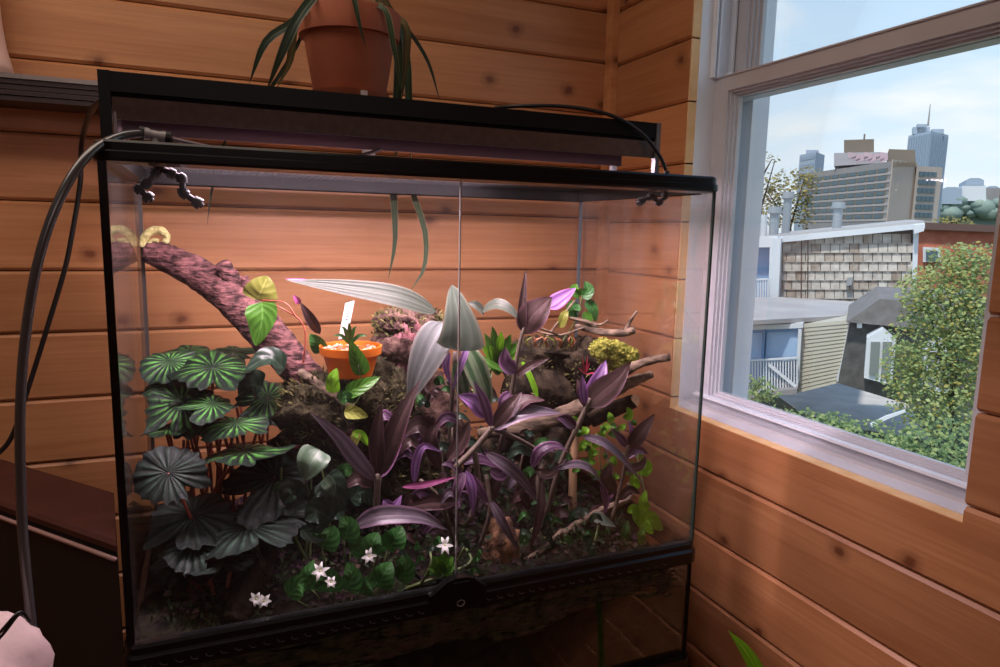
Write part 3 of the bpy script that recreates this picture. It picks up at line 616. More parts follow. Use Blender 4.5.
# ------------------------------------------------------------------ shelf rail and objects on the left
ra = at(0, 72, 1.50); rb_ = at(0, 98, 1.5)
rl = thing('shelf_rail', 'dark aluminium shelf rail on the plank wall left of the hood', 'shelf', (-0.9, 1.55, rb_.z))
x0, x1 = -1.6, 0.10
MB().box(x0, x1, 1.50, YW - 0.001, ra.z - 0.008, ra.z).build('shelf_top', M['railtop_lit'], rl)
for k in range(4):
    zt_ = ra.z - 0.008 - k * 0.0095
    MB().box(x0, x1, 1.503 + 0.002 * (k % 2), YW - 0.001, zt_ - 0.0088, zt_ - 0.0006).build('rail_rib', M['rail'], rl)
pcx = at(-37, 60, 1.54); ctrp = V(pcx.x, 1.545, ra.z)
tag(MB().lathe(ctrp, [(0, 0), (0.074, 0), (0.070, 0.02), (0.064, 0.05), (0.060, 0.09), (0.058, 0.14), (0.062, 0.2), (0.055, 0.2), (0.05, 0.02), (0, 0.02)], 40).build('pale_vase', mat('pink_ceramic', (0.85, 0.60, 0.52), 0.6), smooth=True), 'pale pink vase with a flared foot standing on the shelf rail', 'vase')
o = MB().box(0, 0.026, 0, 0.018, 0, 0.062).build('power_adapter', mat('pale_adapter', (0.45, 0.44, 0.47), 0.5))
p = at(369, 166, 1.585); o.location = (p.x, YW - 0.019, p.z - 0.025); tag(o, 'small pale grey power adapter on the plank wall behind the lid', 'adapter')
# padded bench, running away at an angle, its end hidden beside the tank
u = V(-0.64, 0.77, 0).normalized(); nb = V(u.y, -u.x, 0)       # nb points away from the camera
A1 = at(114, 493, 1.2); A2 = at(117, 554, 1.0); A2.z = A1.z; LB = 0.47
bn = thing('padded_bench', 'dark brown padded bench beside the terrarium stand, black below', 'bench', (A2.x - 0.1, A2.y + 0.15, 0))
q = [A2 + V(0, 0, -0.008), A2 + V(0, 0, 0.0) + (A1 - A2) * 0.04, A1, A1 + V(0, 0, -0.008)]
Z0 = A1.z
def quadpr(p0, p1, z0, z1, l0, l1): return [V(p.x, p.y, z) for p, z in ((p0, z0), (p0, z1), (p1, z1), (p1, z0))]
MB().prism([V(A2.x, A2.y, Z0 - 0.012), V(A2.x, A2.y, Z0 - 0.004), V(A2.x, A2.y, Z0) + (A1 - A2) * 0.06, V(A1.x, A1.y, Z0), V(A1.x, A1.y, Z0 - 0.012)], u * LB).build('seat_pad', mat('brown_leather', (0.050, 0.015, 0.011), 0.5, spec=0.25, col2=(0.064, 0.020, 0.015), scale=14, bump=0.1), bn)
MB().prism([V(A2.x, A2.y, Z0 - 0.018), V(A2.x, A2.y, Z0 - 0.012), V(A1.x, A1.y, Z0 - 0.012), V(A1.x, A1.y, Z0 - 0.018)], u * LB).build('shadow_gap', M['blackm'], bn)
pp = A2 - nb * 0.003 + V(0, 0, -0.021)
MB().tube([pp + u * (LB * k / 10) for k in range(11)], 0.0032, 8).build('piping', mat('pink_piping', (0.40, 0.24, 0.22), 0.5), bn, smooth=True)
MB().prism([V(A2.x, A2.y, 0), V(A2.x, A2.y, Z0 - 0.018), V(A1.x, A1.y, Z0 - 0.018), V(A1.x, A1.y, 0)], u * LB).build('base', mat('bench_base', (0.012, 0.009, 0.008), 0.6), bn)
# pale fabric bag on a black stool
bc = at(-20, 705, 0.80)
st = thing('small_stool', 'small black stool under the pale bag at the bench', 'stool', (bc.x - 0.06, 0.8, 0))
MB().lathe((bc.x - 0.06, 0.8, bc.z - 0.12), [(0, 0), (0.12, 0), (0.125, 0.01), (0.12, 0.02), (0, 0.02)], 32).build('stool_top', M['blackm'], st)
for sx in (-1, 1):
    for sy in (-1, 1): MB().tube([V(bc.x - 0.06 + sx * 0.07, 0.8 + sy * 0.07, bc.z - 0.12), V(bc.x - 0.06 + sx * 0.095, 0.8 + sy * 0.095, 0)], 0.010, 8).build('leg', M['blackm'], st)
bgp = thing('cloth_bag', 'pale pink cloth bag behind the lower end of the grey hose', 'bag', (bc.x - 0.035, 0.8, bc.z - 0.10))
MB().blob((bc.x - 0.035, 0.8, bc.z - 0.005), 0.098, 0.09, 0.098, 11, 0.10, 36, 24, 4).build('bag_body', mat('pale_cloth', (0.50, 0.36, 0.35), 0.85, col2=(0.58, 0.44, 0.42), scale=12, bump=0.6), bgp, smooth=True)
for dy in (0, 5):
    MB().tube(spline(pxs([(-14, 648 + dy, 0.74), (4, 628 + dy, 0.735), (20, 612 + dy * 0.4, 0.74), (30, 622, 0.77)]), 16), 0.0016, 6).build('drawstring', M['cable'], bgp, smooth=True)

# ------------------------------------------------------------------ inside the terrarium: wood
M['bark'] = mat('pinkish_bark', (0.018, 0.008, 0.008), 0.9, col2=(0.165, 0.070, 0.068), scale=95, bump=1.0, stretch=(0.55, 0.55, 1.5), spec=0.2)
M['drift'] = mat('driftwood', (0.055, 0.040, 0.028), 0.85, spec=0.15, col2=(0.20, 0.145, 0.10), scale=45, bump=0.7, stretch=(0.4, 1, 1.5))
M['dwood'] = mat('dark_wood', (0.010, 0.008, 0.006), 0.9, spec=0.05, col2=(0.040, 0.030, 0.019), scale=40, bump=0.9)
M['tanstick'] = mat('tan_stick', (0.26, 0.15, 0.075), 0.6, col2=(0.40, 0.25, 0.13), scale=30, bump=0.3, stretch=(1, 1, 0.2))
M['cutwood'] = mat('cut_end', (0.55, 0.30, 0.15), 0.6, col2=(0.40, 0.2, 0.1), scale=120)
M['moss'] = mat('olive_moss', (0.030, 0.034, 0.012), 0.9, spec=0.1, col2=(0.155, 0.14, 0.05), scale=90, bump=1.0)
M['mossy'] = mat('yellow_moss', (0.17, 0.19, 0.03), 0.9, spec=0.1, col2=(0.50, 0.48, 0.10), scale=120, bump=1.0, trans=0.2)
M['fibre'] = mat('brown_fibre', (0.014, 0.012, 0.007), 0.95, spec=0.05, col2=(0.065, 0.056, 0.030), scale=80, bump=1.0)
def log(parent, name, mt, l, rpx, sides=16, wob=0.10, n=34, seed=1):
    c = spline(pxs(l), n); Y = [q[2] for q in l]; k = len(c)
    rr = []
    for i in range(k):
        u = i / (k - 1) * (len(rpx) - 1); a = int(min(u, len(rpx) - 2)); t = u - a
        rr.append(pxm(rpx[a] * (1 - t) + rpx[a + 1] * t, sum(Y) / len(Y)))
    return MB().tube(c, rr, sides, wob=wob, rg=random.Random(seed)).build(name, mt, parent, smooth=True)
def tufts(parent, c, rx, ry, rz, count, mt, ln=0.012, w=0.0012, seed=0, name='moss_tufts', up=0.35):
    g = random.Random(seed); m = MB(); c = Vector(c)
    for i in range(count):
        d = V(g.gauss(0, 1), g.gauss(0, 1), g.gauss(0, 1)).normalized(); p = c + V(d.x * rx, d.y * ry, d.z * rz) * g.uniform(0.85, 1.05)
        t = (d + V(g.uniform(-.8, .8), g.uniform(-.8, .8), g.uniform(-.4, .8) + up)).normalized(); s = t.orthogonal().normalized() * w * g.uniform(0.6, 1.5)
        l_ = ln * g.uniform(0.4, 1.3); q = p + t * l_ * 0.55 + V(g.uniform(-1, 1), g.uniform(-1, 1), g.uniform(-1, 1)) * l_ * 0.12
        m.add([p - s, p + s, q + s, q - s, p + t * l_], [(0, 1, 2, 3), (3, 2, 4)])
    return m.build(name, mt, parent, kind='stuff')
br = thing('climbing_branch', 'thick rough reddish branch slanting from the rear corner over the begonia', 'branch', at(330, 420, 1.18))
log(br, 'bark', M['bark'], [(146, 251, 1.378), (167, 258, 1.37), (197, 273, 1.34), (230, 296, 1.30), (262, 328, 1.25), (292, 362, 1.20), (330, 405, 1.16), (350, 450, 1.16)], [10, 12.5, 14, 16, 17, 15, 12, 9], 22, 0.055, 60)
log(br, 'side_knob', M['bark'], [(236, 288, 1.30), (228, 275, 1.295), (222, 263, 1.29)], [11, 8, 6.5], 10, 0.12, 8)
log(br, 'side_knob', M['bark'], [(248, 296, 1.28), (246, 282, 1.275), (243, 277, 1.275)], [6, 4, 3], 8, 0.12, 6)
c = at(150, 240, 1.375); vs = []
pc1 = mat('pale_lichen', (0.30, 0.27, 0.09), 0.8, col2=(0.48, 0.44, 0.20), scale=90, bump=0.8)
MB().tube(spline(pxs([(143, 247, 1.37), (144, 239, 1.37), (150, 232, 1.37), (159, 230, 1.37), (167, 236, 1.37), (165, 243, 1.37)]), 22), [pxm(3.4, 1.37)] * 16 + [pxm(2.6, 1.37)] * 6, 10, wob=0.14).build('lichen_curl', pc1, br, smooth=True)
MB().tube(spline(pxs([(147, 246, 1.368), (152, 240.5, 1.366), (159, 241, 1.366)]), 8), pxm(1.7, 1.37), 8).build('inner_curl', pc1, br, smooth=True)
MB().tube(spline(pxs([(300, 372, 1.165), (330, 392, 1.12), (352, 408, 1.10)]), 12), pxm(4.5, 1.1), 8, wob=0.1).build('pale_root', M['drift'], br, smooth=True)
# mounds: fibre and moss
def mound(name, label, l, mt, tm, tcount, seed, tl=0.012):
    t = thing(name, label, 'moss mound', at(*l[0][:3]))
    for k, (x, y, Y, rx, rz) in enumerate(l):
        cc = at(x, y, Y); a, b2 = pxm(rx, Y), pxm(rz, Y)
        MB().blob(cc, a, min(a, 0.06), b2, seed + k, 0.22, 26, 18, 4).build('clump', mt, t, smooth=True)
        tufts(t, cc, a, min(a, 0.06), b2, tcount, tm, tl, seed=seed + k)
    return t
mound('mossy_root_ball', 'brown mossy root mound under the thick branch', [(345, 560, 1.26, 75, 60), (318, 405, 1.17, 34, 30), (372, 400, 1.19, 38, 34), (345, 445, 1.22, 58, 40), (400, 470, 1.25, 45, 60), (330, 500, 1.27, 40, 40)], M['fibre'], M['moss'], 900, 20, 0.016)
mound('cork_perch', 'bark covered perch topped with olive moss beside the orange pot', [(408, 345, 1.24, 34, 30), (400, 322, 1.24, 24, 12), (425, 318, 1.25, 15, 9), (420, 420, 1.30, 40, 50)], mat('reddish_cork', (0.030, 0.014, 0.013), 0.9, spec=0.1, col2=(0.14, 0.085, 0.065), scale=60, bump=1.0), M['moss'], 700, 40, 0.010)
mound('dark_moss_stump', 'dark mossy stump behind the purple leaves', [(550, 395, 1.25, 48, 58), (586, 362, 1.21, 26, 26), (535, 360, 1.27, 34, 22), (560, 350, 1.26, 36, 14), (520, 480, 1.32, 60, 70)], M['dwood'], M['moss'], 800, 60, 0.012)
ym = thing('yellow_moss_cushion', 'bright yellow green moss cushion on the driftwood branch', 'moss', at(618, 366, 1.12))
for k, (x, y, rx, rz) in enumerate(((612, 354, 16, 14), (627, 357, 13, 10), (602, 349, 12, 11), (616, 366, 17, 10))):
    cc = at(x, y, 1.12); MB().blob(cc, pxm(rx, 1.12), 0.018, pxm(rz, 1.12), k + 3, 0.3, 18, 12, 6).build('clump', M['mossy'], ym, smooth=True)
    tufts(ym, cc, pxm(rx, 1.12), 0.018, pxm(rz, 1.12), 260, M['mossy'], 0.007, 0.0014, k)
cg = mound('reddish_bark_slab', 'reddish bark slab leaning on the cork perch', [(402, 352, 1.205, 11, 26), (414, 350, 1.20, 9, 24)], mat('red_bark', (0.12, 0.035, 0.04), 0.8, col2=(0.26, 0.09, 0.10), scale=50, bump=0.9, stretch=(2, 2, .5)), M['fibre'], 40, 80, 0.006)
dw = thing('driftwood_branch', 'pale driftwood branch reaching towards the right glass', 'branch', at(560, 430, 1.15))
log(dw, 'main_limb', M['drift'], [(478, 434, 1.20), (520, 428, 1.18), (560, 416, 1.16), (600, 398, 1.13), (632, 382, 1.09), (652, 374, 1.06)], [6, 9, 10, 8, 6, 3.5], 12, 0.16, 30)
log(dw, 'upper_limb', M['drift'], [(596, 398, 1.13), (622, 374, 1.09), (645, 362, 1.055), (670, 357, 1.025)], [7, 6, 4.5, 4], 12, 0.14, 20)
stub = log(dw, 'cut_stub', M['dwood'], [(590, 420, 1.17), (612, 410, 1.15), (634, 401, 1.12)], [9, 9, 7.5], 14, 0.06, 10)
a = at(634, 401, 1.12); MB().tube([a, a + V(0.001, -0.0035, 0)], pxm(7.2, 1.12), 18).build('cut_face', M['cutwood'], dw)
for l, r in (([(575, 325, 1.2), (600, 332, 1.18), (622, 333, 1.14), (634, 330, 1.12)], [3, 4, 4, 4]), ([(625, 331, 1.135), (631, 320, 1.13), (637, 311, 1.12)], [2.5, 1.8, 1.4]), ([(596, 328, 1.19), (586, 322, 1.19), (570, 318, 1.2)], [3, 2.5, 1.5]), ([(590, 322, 1.2), (600, 325, 1.19), (608, 320, 1.19)], [1.5, 1.3, 1])):
    log(dw, 'twig', M['drift'], l, r, 8, 0.1, 12)
log(dw, 'upright_post', M['dwood'], [(556, 425, 1.17), (552, 480, 1.16), (552, 560, 1.15)], [15, 14, 16], 14, 0.12, 20)
ts = thing('tan_stick', 'straight tan stick standing upright beside the dark post', 'stick', at(573, 560, 1.13))
log(ts, 'shaft', M['tanstick'], [(574, 416, 1.165), (573, 470, 1.14), (572, 562, 1.13)], [5, 4.6, 4.8], 12, 0.03, 20)
hw = thing('wood_chunk', 'orange brown broken stump on the soil by the door latch', 'wood', at(500, 565, 1.05))
mw = mat('orange_wood', (0.05, 0.028, 0.018), 0.8, spec=0.1, col2=(0.22, 0.115, 0.06), scale=38, bump=0.9, stretch=(1.6, 1.6, 0.6))
log(hw, 'core', mw, [(498, 570, 1.06), (499, 552, 1.06), (502, 536, 1.06), (500, 518, 1.07)], [21, 18, 15, 11], 16, 0.16, 18, 4)
log(hw, 'splinter', mw, [(512, 566, 1.05), (514, 545, 1.05), (518, 530, 1.06)], [7, 6, 3], 8, 0.25, 10, 6)
log(hw, 'root', M['drift'], [(560, 535, 1.06), (585, 520, 1.06), (605, 510, 1.07), (628, 498, 1.08), (630, 482, 1.09)], [3.5, 4.2, 5, 4, 3], 10, 0.3, 24)
log(hw, 'root', M['drift'], [(525, 560, 1.04), (545, 548, 1.05), (562, 530, 1.06)], [2.5, 3, 2], 8, 0.25, 14)
rt = thing('brown_root', 'brown forked root rising from the soil under the begonia', 'root', at(245, 618, 1.02))
log(rt, 'root_limb', M['dwood'], [(232, 622, 1.0), (252, 585, 1.03), (268, 555, 1.06), (262, 520, 1.1)], [13, 11, 8, 6], 12, 0.15, 24)
log(rt, 'root_limb', M['fibre'], [(268, 575, 1.01), (252, 545, 1.02), (240, 556, 1.01)], [3, 2.5, 2], 8, 0.15, 12)
tag(MB().blob(at(279, 492, 1.12), pxm(22, 1.12), 0.025, pxm(10, 1.12), 9, 0.15, 24, 14).build('pale_stone', mat('beige_stone', (0.13, 0.10, 0.08), 0.8, col2=(0.22, 0.17, 0.13), scale=30, bump=0.5), smooth=True), 'beige stone half hidden behind begonia leaves', 'stone')

# ------------------------------------------------------------------ orange pot with plant label
oc = at(351, 375, 1.13)
op = thing('orange_pot', 'small orange plastic pot with gravel and a seedling', 'flower pot', oc)
r = pxm(28, 1.13); h = pxm(28, 1.13)
mo = mat('orange_plastic', (0.62, 0.17, 0.015), 0.35, trans=0.25)
MB().lathe(oc, [(0, 0), (r * 0.70, 0), (r * 0.90, h * 0.72), (r * 0.92, h * 0.74), (r, h * 0.74), (r * 1.02, h), (r * 0.96, h), (r * 0.92, h * 0.86), (0, h * 0.86)], 40).build('pot_body', mo, op, auto=40)
m = MB(); g_ = random.Random(3)
for i in range(60):
    a, q = g_.uniform(0, 6.28), r * 0.86 * math.sqrt(g_.random()); m.blob(oc + V(q * math.cos(a), q * math.sin(a), h * 0.88), 0.004, 0.004, 0.003, i, 0.3, 7, 5)
m.build('gravel', mat('pink_gravel', (0.45, 0.20, 0.13), 0.8, col2=(0.6, 0.34, 0.24), scale=60), op, smooth=True, kind='stuff')
M['green'] = leaf_mat('fresh_green', (0.045, 0.14, 0.012), (0.08, 0.22, 0.025), nstripe=5, mode='veins', rough=0.35, trans=0.3)
M['lime'] = leaf_mat('lime_green', (0.14, 0.36, 0.01), (0.22, 0.46, 0.03), nstripe=4, mode='veins', rough=0.4, trans=0.45)
M['mid'] = leaf_mat('mid_green', (0.022, 0.095, 0.018), (0.05, 0.16, 0.035), nstripe=5, mode='veins', rough=0.4, trans=0.2)
M['dkgreen'] = leaf_mat('dark_green', (0.012, 0.028, 0.016), (0.03, 0.055, 0.035), nstripe=4, mode='veins', rough=0.3, trans=0.12)
M['yelgreen'] = leaf_mat('yellow_green', (0.22, 0.24, 0.04), (0.33, 0.33, 0.08), nstripe=4, mode='veins', rough=0.4, trans=0.4)
M['pep'] = leaf_mat('peperomia_leaf', (0.045, 0.08, 0.045), (0.09, 0.13, 0.085), nstripe=3, rough=0.35, trans=0.15)
M['silver'] = leaf_mat('silvery_green', (0.085, 0.115, 0.085), (0.15, 0.18, 0.14), edge=(0.23, 0.21, 0.15), nstripe=5, rough=0.38, trans=0.15, fac=0.45, back=(0.13, 0.105, 0.11), bump=0.06)
M['silverd'] = leaf_mat('silvery_flat', (0.026, 0.034, 0.023), (0.044, 0.052, 0.037), edge=(0.075, 0.068, 0.048), nstripe=5, rough=0.5, trans=0.1, fac=0.8, back=(0.08, 0.07, 0.07))
M['silverp'] = leaf_mat('silvery_mauve', (0.048, 0.054, 0.050), (0.085, 0.09, 0.085), edge=(0.13, 0.115, 0.10), nstripe=5, rough=0.4, trans=0.12, fac=0.4, back=(0.10, 0.07, 0.09), bump=0.06)
M['striped'] = leaf_mat('green_striped', (0.04, 0.095, 0.035), (0.17, 0.23, 0.13), edge=(0.35, 0.33, 0.22), nstripe=3, rough=0.4, trans=0.2, fac=0.9)
M['pur'] = leaf_mat('purple_leaf', (0.050, 0.020, 0.042), (0.125, 0.065, 0.12), edge=(0.26, 0.11, 0.22), nstripe=3, rough=0.35, trans=0.12, back=(0.09, 0.020, 0.055))
M['purd'] = leaf_mat('dark_purple_leaf', (0.030, 0.016, 0.014), (0.065, 0.036, 0.034), edge=(0.12, 0.05, 0.075), nstripe=2, rough=0.35, trans=0.12, back=(0.07, 0.018, 0.035))
M['lilac'] = leaf_mat('lilac_leaf', (0.12, 0.05, 0.15), (0.27, 0.165, 0.32), edge=(0.36, 0.10, 0.36), nstripe=3, rough=0.35, trans=0.15)
M['purg'] = leaf_mat('grey_purple_leaf', (0.060, 0.045, 0.058), (0.125, 0.10, 0.118), edge=(0.15, 0.06, 0.12), nstripe=3, rough=0.35, trans=0.12, back=(0.12, 0.03, 0.09))
M['mag'] = leaf_mat('magenta_leaf', (0.30, 0.055, 0.17), (0.40, 0.12, 0.27), nstripe=2, rough=0.4, trans=0.15)
M['redstem'] = mat('red_stem', (0.20, 0.035, 0.022), 0.45, col2=(0.30, 0.07, 0.04), scale=40)
M['purstem'] = mat('purple_stem', (0.060, 0.040, 0.030), 0.6, col2=(0.11, 0.08, 0.055), scale=30)
M['gstem'] = mat('green_stem', (0.10, 0.14, 0.04), 0.5)
for k, (x, y) in enumerate(((341, 326), (349, 322), (357, 326), (368, 336), (333, 336))):
    leaf(op, M['mid'], pxs([(350, 345, 1.12), ((350 + x) / 2, (340 + y) / 2 - 2, 1.115), (x, y, 1.11)]), 0.007, shape='lance')
a = at(343, 338, 1.135); b_ = at(350, 302, 1.15); s = V(pxm(4.2, 1.13), 0, pxm(1.2, 1.13))
lab = MB().prism([a - s, a + s, b_ + s, b_ - s], (0.0, 0.0012, 0)).build('plant_label', mat('white_label', (0.62, 0.60, 0.60), 0.5), op)
m = MB(); d = (b_ - a).normalized(); sd = s.normalized()
for k in range(5):
    q = a.lerp(b_, 0.50 + 0.085 * k) + V(0, -0.0006, 0); m.prism([q - sd * 0.0022, q + sd * 0.002, q + sd * 0.002 + d * 0.0016, q - sd * (0.0022 - 0.0015 * (k % 2)) + d * 0.0018], (0, 0.0004, 0))
m.build('handwriting', mat('label_ink', (0.05, 0.05, 0.08), 0.7), lab)

# ------------------------------------------------------------------ begonias
def radial_leaf(parent, mt, cpx, Y, wpx, q, roll=0.0, tilt=0.0, seed=0, cup=0.12):
    g = random.Random(seed); c = at(cpx[0], cpx[1], Y); R_ = pxm(wpx / 2, Y); c.x = max(c.x, TX0 + 0.008 + R_ * 1.05)
    vb = -ray(*cpx).normalized(); up = V(0, 0, 1); up = (up - vb * up.dot(vb)).normalized()
    n = (vb * q + up * math.sqrt(max(0, 1 - q * q))).normalized()
    n = (n + V(tilt, 0, 0)).normalized()
    s = n.cross(V(0, 1, 0.2)).normalized(); t = n.cross(s).normalized()       # t towards viewer side
    if roll:
        rm = Matrix.Rotation(math.radians(roll), 3, n); s = rm @ s; t = rm @ t
    nr, na = 6, 56; ox = -0.22; vs = [c + t * (ox * R_)]; uv = [(0, 0)]
    for i in range(1, nr + 1):
        v = i / nr
        for k in range(na):
            a = 2 * math.pi * k / na
            rr = 1 + 0.06 * math.cos(a) + 0.10 * math.sin(a + seed) + 0.05 * math.sin(2 * a + 0.6) + 0.24 * math.exp(-((a - math.pi + 0.5 * math.sin(seed * 1.7)) / 0.30) ** 2) * v ** 2 + (0.05 * math.cos(a * 17 + seed) + 0.05 * g.uniform(-1, 1)) * v ** 3
            cut = max(0, 1 - abs(((a - math.pi + math.pi) % (2 * math.pi)) - math.pi) / 0.30); rr *= 1 - 0.60 * cut * v
            p = V(math.cos(a), math.sin(a), 0)
            z = cup * R_ * (v * v * 0.2 - 0.9 * v ** 3 * (0.5 + 0.5 * math.cos(a - 0.4))) + R_ * 0.028 * v * math.cos(a * 9 + 0.5 * math.sin(seed)) + R_ * g.uniform(-.012, .012) * v + R_ * 0.10 * math.sin(a * 3 + seed) * v * v
            vs.append(c + t * (ox * R_ * (1 - v)) - t * (p.x * R_ * rr * v) * 1.0 + s * (p.y * R_ * rr * v) + n * z); uv.append((k / na, v))
    fs = [(0, 1 + k, 1 + (k + 1) % na) for k in range(na)]
    for i in range(nr - 1):
        for k in range(na): a = 1 + i * na + k; b2 = 1 + i * na + (k + 1) % na; fs.append((a, a + na, b2 + na, b2))
    mb = MB(); mb.add(vs, fs, uv); mb.build('leaf', mt, parent, smooth=True)
    return c + t * (ox * R_)
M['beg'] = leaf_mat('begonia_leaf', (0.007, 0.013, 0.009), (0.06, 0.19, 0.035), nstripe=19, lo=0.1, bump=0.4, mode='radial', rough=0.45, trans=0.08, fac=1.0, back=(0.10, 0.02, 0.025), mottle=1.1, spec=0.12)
M['begd'] = leaf_mat('begonia_dull_leaf', (0.008, 0.012, 0.010), (0.035, 0.065, 0.045), nstripe=19, lo=0.1, bump=0.4, mode='radial', rough=0.5, trans=0.06, fac=0.9, back=(0.08, 0.02, 0.025), mottle=1.1, spec=0.12)  # lower leaves: darker, with duller grey-green stripes
def begonia(label, base, ls, mt, sd):
    t = thing('begonia', label, 'plant', at(*base))
    for k, (x, y, w, h, Y, roll) in enumerate(ls):
        p = radial_leaf(t, mt, (x, y), Y, w * 1.02, min(0.95, h / w), roll * 1.6, 0, sd + k, 0.30)
        g = random.Random(sd + k); b2 = at(base[0] + g.uniform(-28, 28), base[1] + g.uniform(-6, 6), base[2] + g.uniform(-0.03, 0.03))
        stem(t, M['redstem'], [b2, b2.lerp(p, 0.5) + V(g.uniform(-.02, .02), 0.01, 0.02), p - V(0, 0, 0.001)], (0.0034, 0.0022), 'petiole', 12)
    return t
begonia('upper begonia with green striped scalloped leaves on red stalks', (218, 560, 1.22), [
    (156, 365, 46, 30, 1.22, 20), (187, 353, 50, 16, 1.30, -20), (213, 371, 68, 36, 1.18, 0), (238, 352, 44, 13, 1.30, 30), (161, 409, 56, 50, 1.16, -15), (172, 386, 48, 26, 1.20, 40),
    (208, 406, 48, 24, 1.13, -30), (239, 425, 56, 24, 1.12, 15), (156, 431, 42, 12, 1.14, 0), (248, 453, 84, 20, 1.09, 10), (262, 400, 52, 42, 1.24, -40)], M['beg'], 100)
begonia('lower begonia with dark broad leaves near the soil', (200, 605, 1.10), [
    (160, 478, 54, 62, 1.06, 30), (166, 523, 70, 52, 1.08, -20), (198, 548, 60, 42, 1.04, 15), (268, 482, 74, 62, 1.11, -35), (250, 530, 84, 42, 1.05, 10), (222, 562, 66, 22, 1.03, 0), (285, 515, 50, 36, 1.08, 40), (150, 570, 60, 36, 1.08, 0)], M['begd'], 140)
g_ = random.Random(9); t = thing('red_stalk_cluster', 'thin bare red stalks rising behind the begonia leaves', 'plant', at(215, 545, 1.32))
for k in range(16):
    x = 175 + k * 6 + g_.uniform(-3, 3); y1_ = 415 + g_.uniform(-15, 30)
    stem(t, M['redstem'], pxs([(x + g_.uniform(-8, 8), 548, 1.30), (x + g_.uniform(-4, 4), 490, 1.30), (x + g_.uniform(-12, 12), y1_, 1.27)]), 0.0026, 'stalk', 10)

# ------------------------------------------------------------------ silvery broad-leaved plant on the perch
N0 = (-0.3, -0.85, 0.4)
sv = thing('silver_leaf_plant', 'broad silvery leaved plant fanning out from the top of the cork perch', 'plant', at(452, 350, 1.16))
leaf(sv, M['silverd'], pxs([(436, 312, 1.17), (412, 301, 1.15), (385, 294, 1.13), (340, 287, 1.11), (286, 280, 1.10)]), 0.044, (-0.25, -0.80, 0.55), 'lance', fold=4, nv=20)
leaf(sv, M['mag'], pxs([(306, 279.5, 1.098), (296, 279.5, 1.097), (285, 279, 1.096)]), 0.004, (-0.1, -0.7, 0.7), 'lance', name='pink_tip')
leaf(sv, M['silver'], pxs([(460, 351, 1.07), (461, 334, 1.065), (458, 312, 1.07), (452, 285, 1.085)]), 0.086, (-0.35, -0.9, 0.1), 'heart', fold=26, nv=18, droop=0.25)
leaf(sv, M['silverp'], pxs([(444, 322, 1.11), (432, 345, 1.09), (420, 372, 1.085), (409, 402, 1.09)]), 0.062, (-0.35, -0.8, 0.35), 'ovate', fold=8, nv=16)
leaf(sv, M['striped'], pxs([(464, 343, 1.09), (474, 366, 1.08), (484, 392, 1.08), (489, 418, 1.09)]), 0.046, (0.1, -0.9, 0.35), 'lance', fold=10, nv=16)
leaf(sv, M['silverd'], pxs([(482, 311, 1.14), (497, 305, 1.12), (511, 311, 1.11), (524, 326, 1.11)]), 0.036, (0.1, -0.55, 0.8), 'ovate', fold=10, nv=14)
leaf(sv, M['silverd'], pxs([(484, 313, 1.14), (476, 306, 1.13), (468, 303, 1.13)]), 0.022, (-0.2, -0.7, 0.6), 'ovate', fold=15)
leaf(sv, M['striped'], pxs([(455, 362, 1.10), (462, 385, 1.10), (467, 408, 1.10)]), 0.030, (-0.2, -0.9, 0.3), 'lance', fold=12)
leaf(sv, M['silverp'], pxs([(438, 330, 1.18), (428, 350, 1.18), (424, 372, 1.18)]), 0.04, N0, 'ovate', fold=8)
stem(sv, M['purstem'], pxs([(455, 352, 1.12), (452, 400, 1.14), (448, 470, 1.18)]), 0.004)
for l, w in (([(449, 352, 1.085), (446, 366, 1.08), (451, 386, 1.08)], 0.014), ([(468, 346, 1.08), (462, 362, 1.075), (452, 392, 1.08)], 0.013)): leaf(sv, M['lilac'], pxs(l), w, N0, 'lance', fold=20)

# ------------------------------------------------------------------ bromeliad
bm = thing('green_bromeliad', 'small bright green rosette tucked behind the upright silver leaf', 'plant', at(496, 372, 1.18))
for k, (x, y) in enumerate(((480, 344), (484, 333), (492, 326), (501, 331), (511, 334), (519, 342), (518, 354), (478, 358), (507, 346), (489, 345))):
    leaf(bm, M['green'] if k % 3 else M['lime'], pxs([(497, 374, 1.18), ((497 + x) / 2, (368 + y) / 2, 1.165), (x, y, 1.15)]), 0.017, (-0.1, -0.8, 0.6), 'strap', fold=20)
leaf(bm, M['lime'], pxs([(522, 362, 1.15), (531, 380, 1.13), (538, 400, 1.12)]), 0.014, (0.2, -0.9, 0.3), 'strap', fold=15)
leaf(bm, M['green'], pxs([(470, 352, 1.15), (487, 362, 1.13), (505, 372, 1.12)]), 0.013, (-0.2, -0.7, 0.6), 'strap', fold=15)

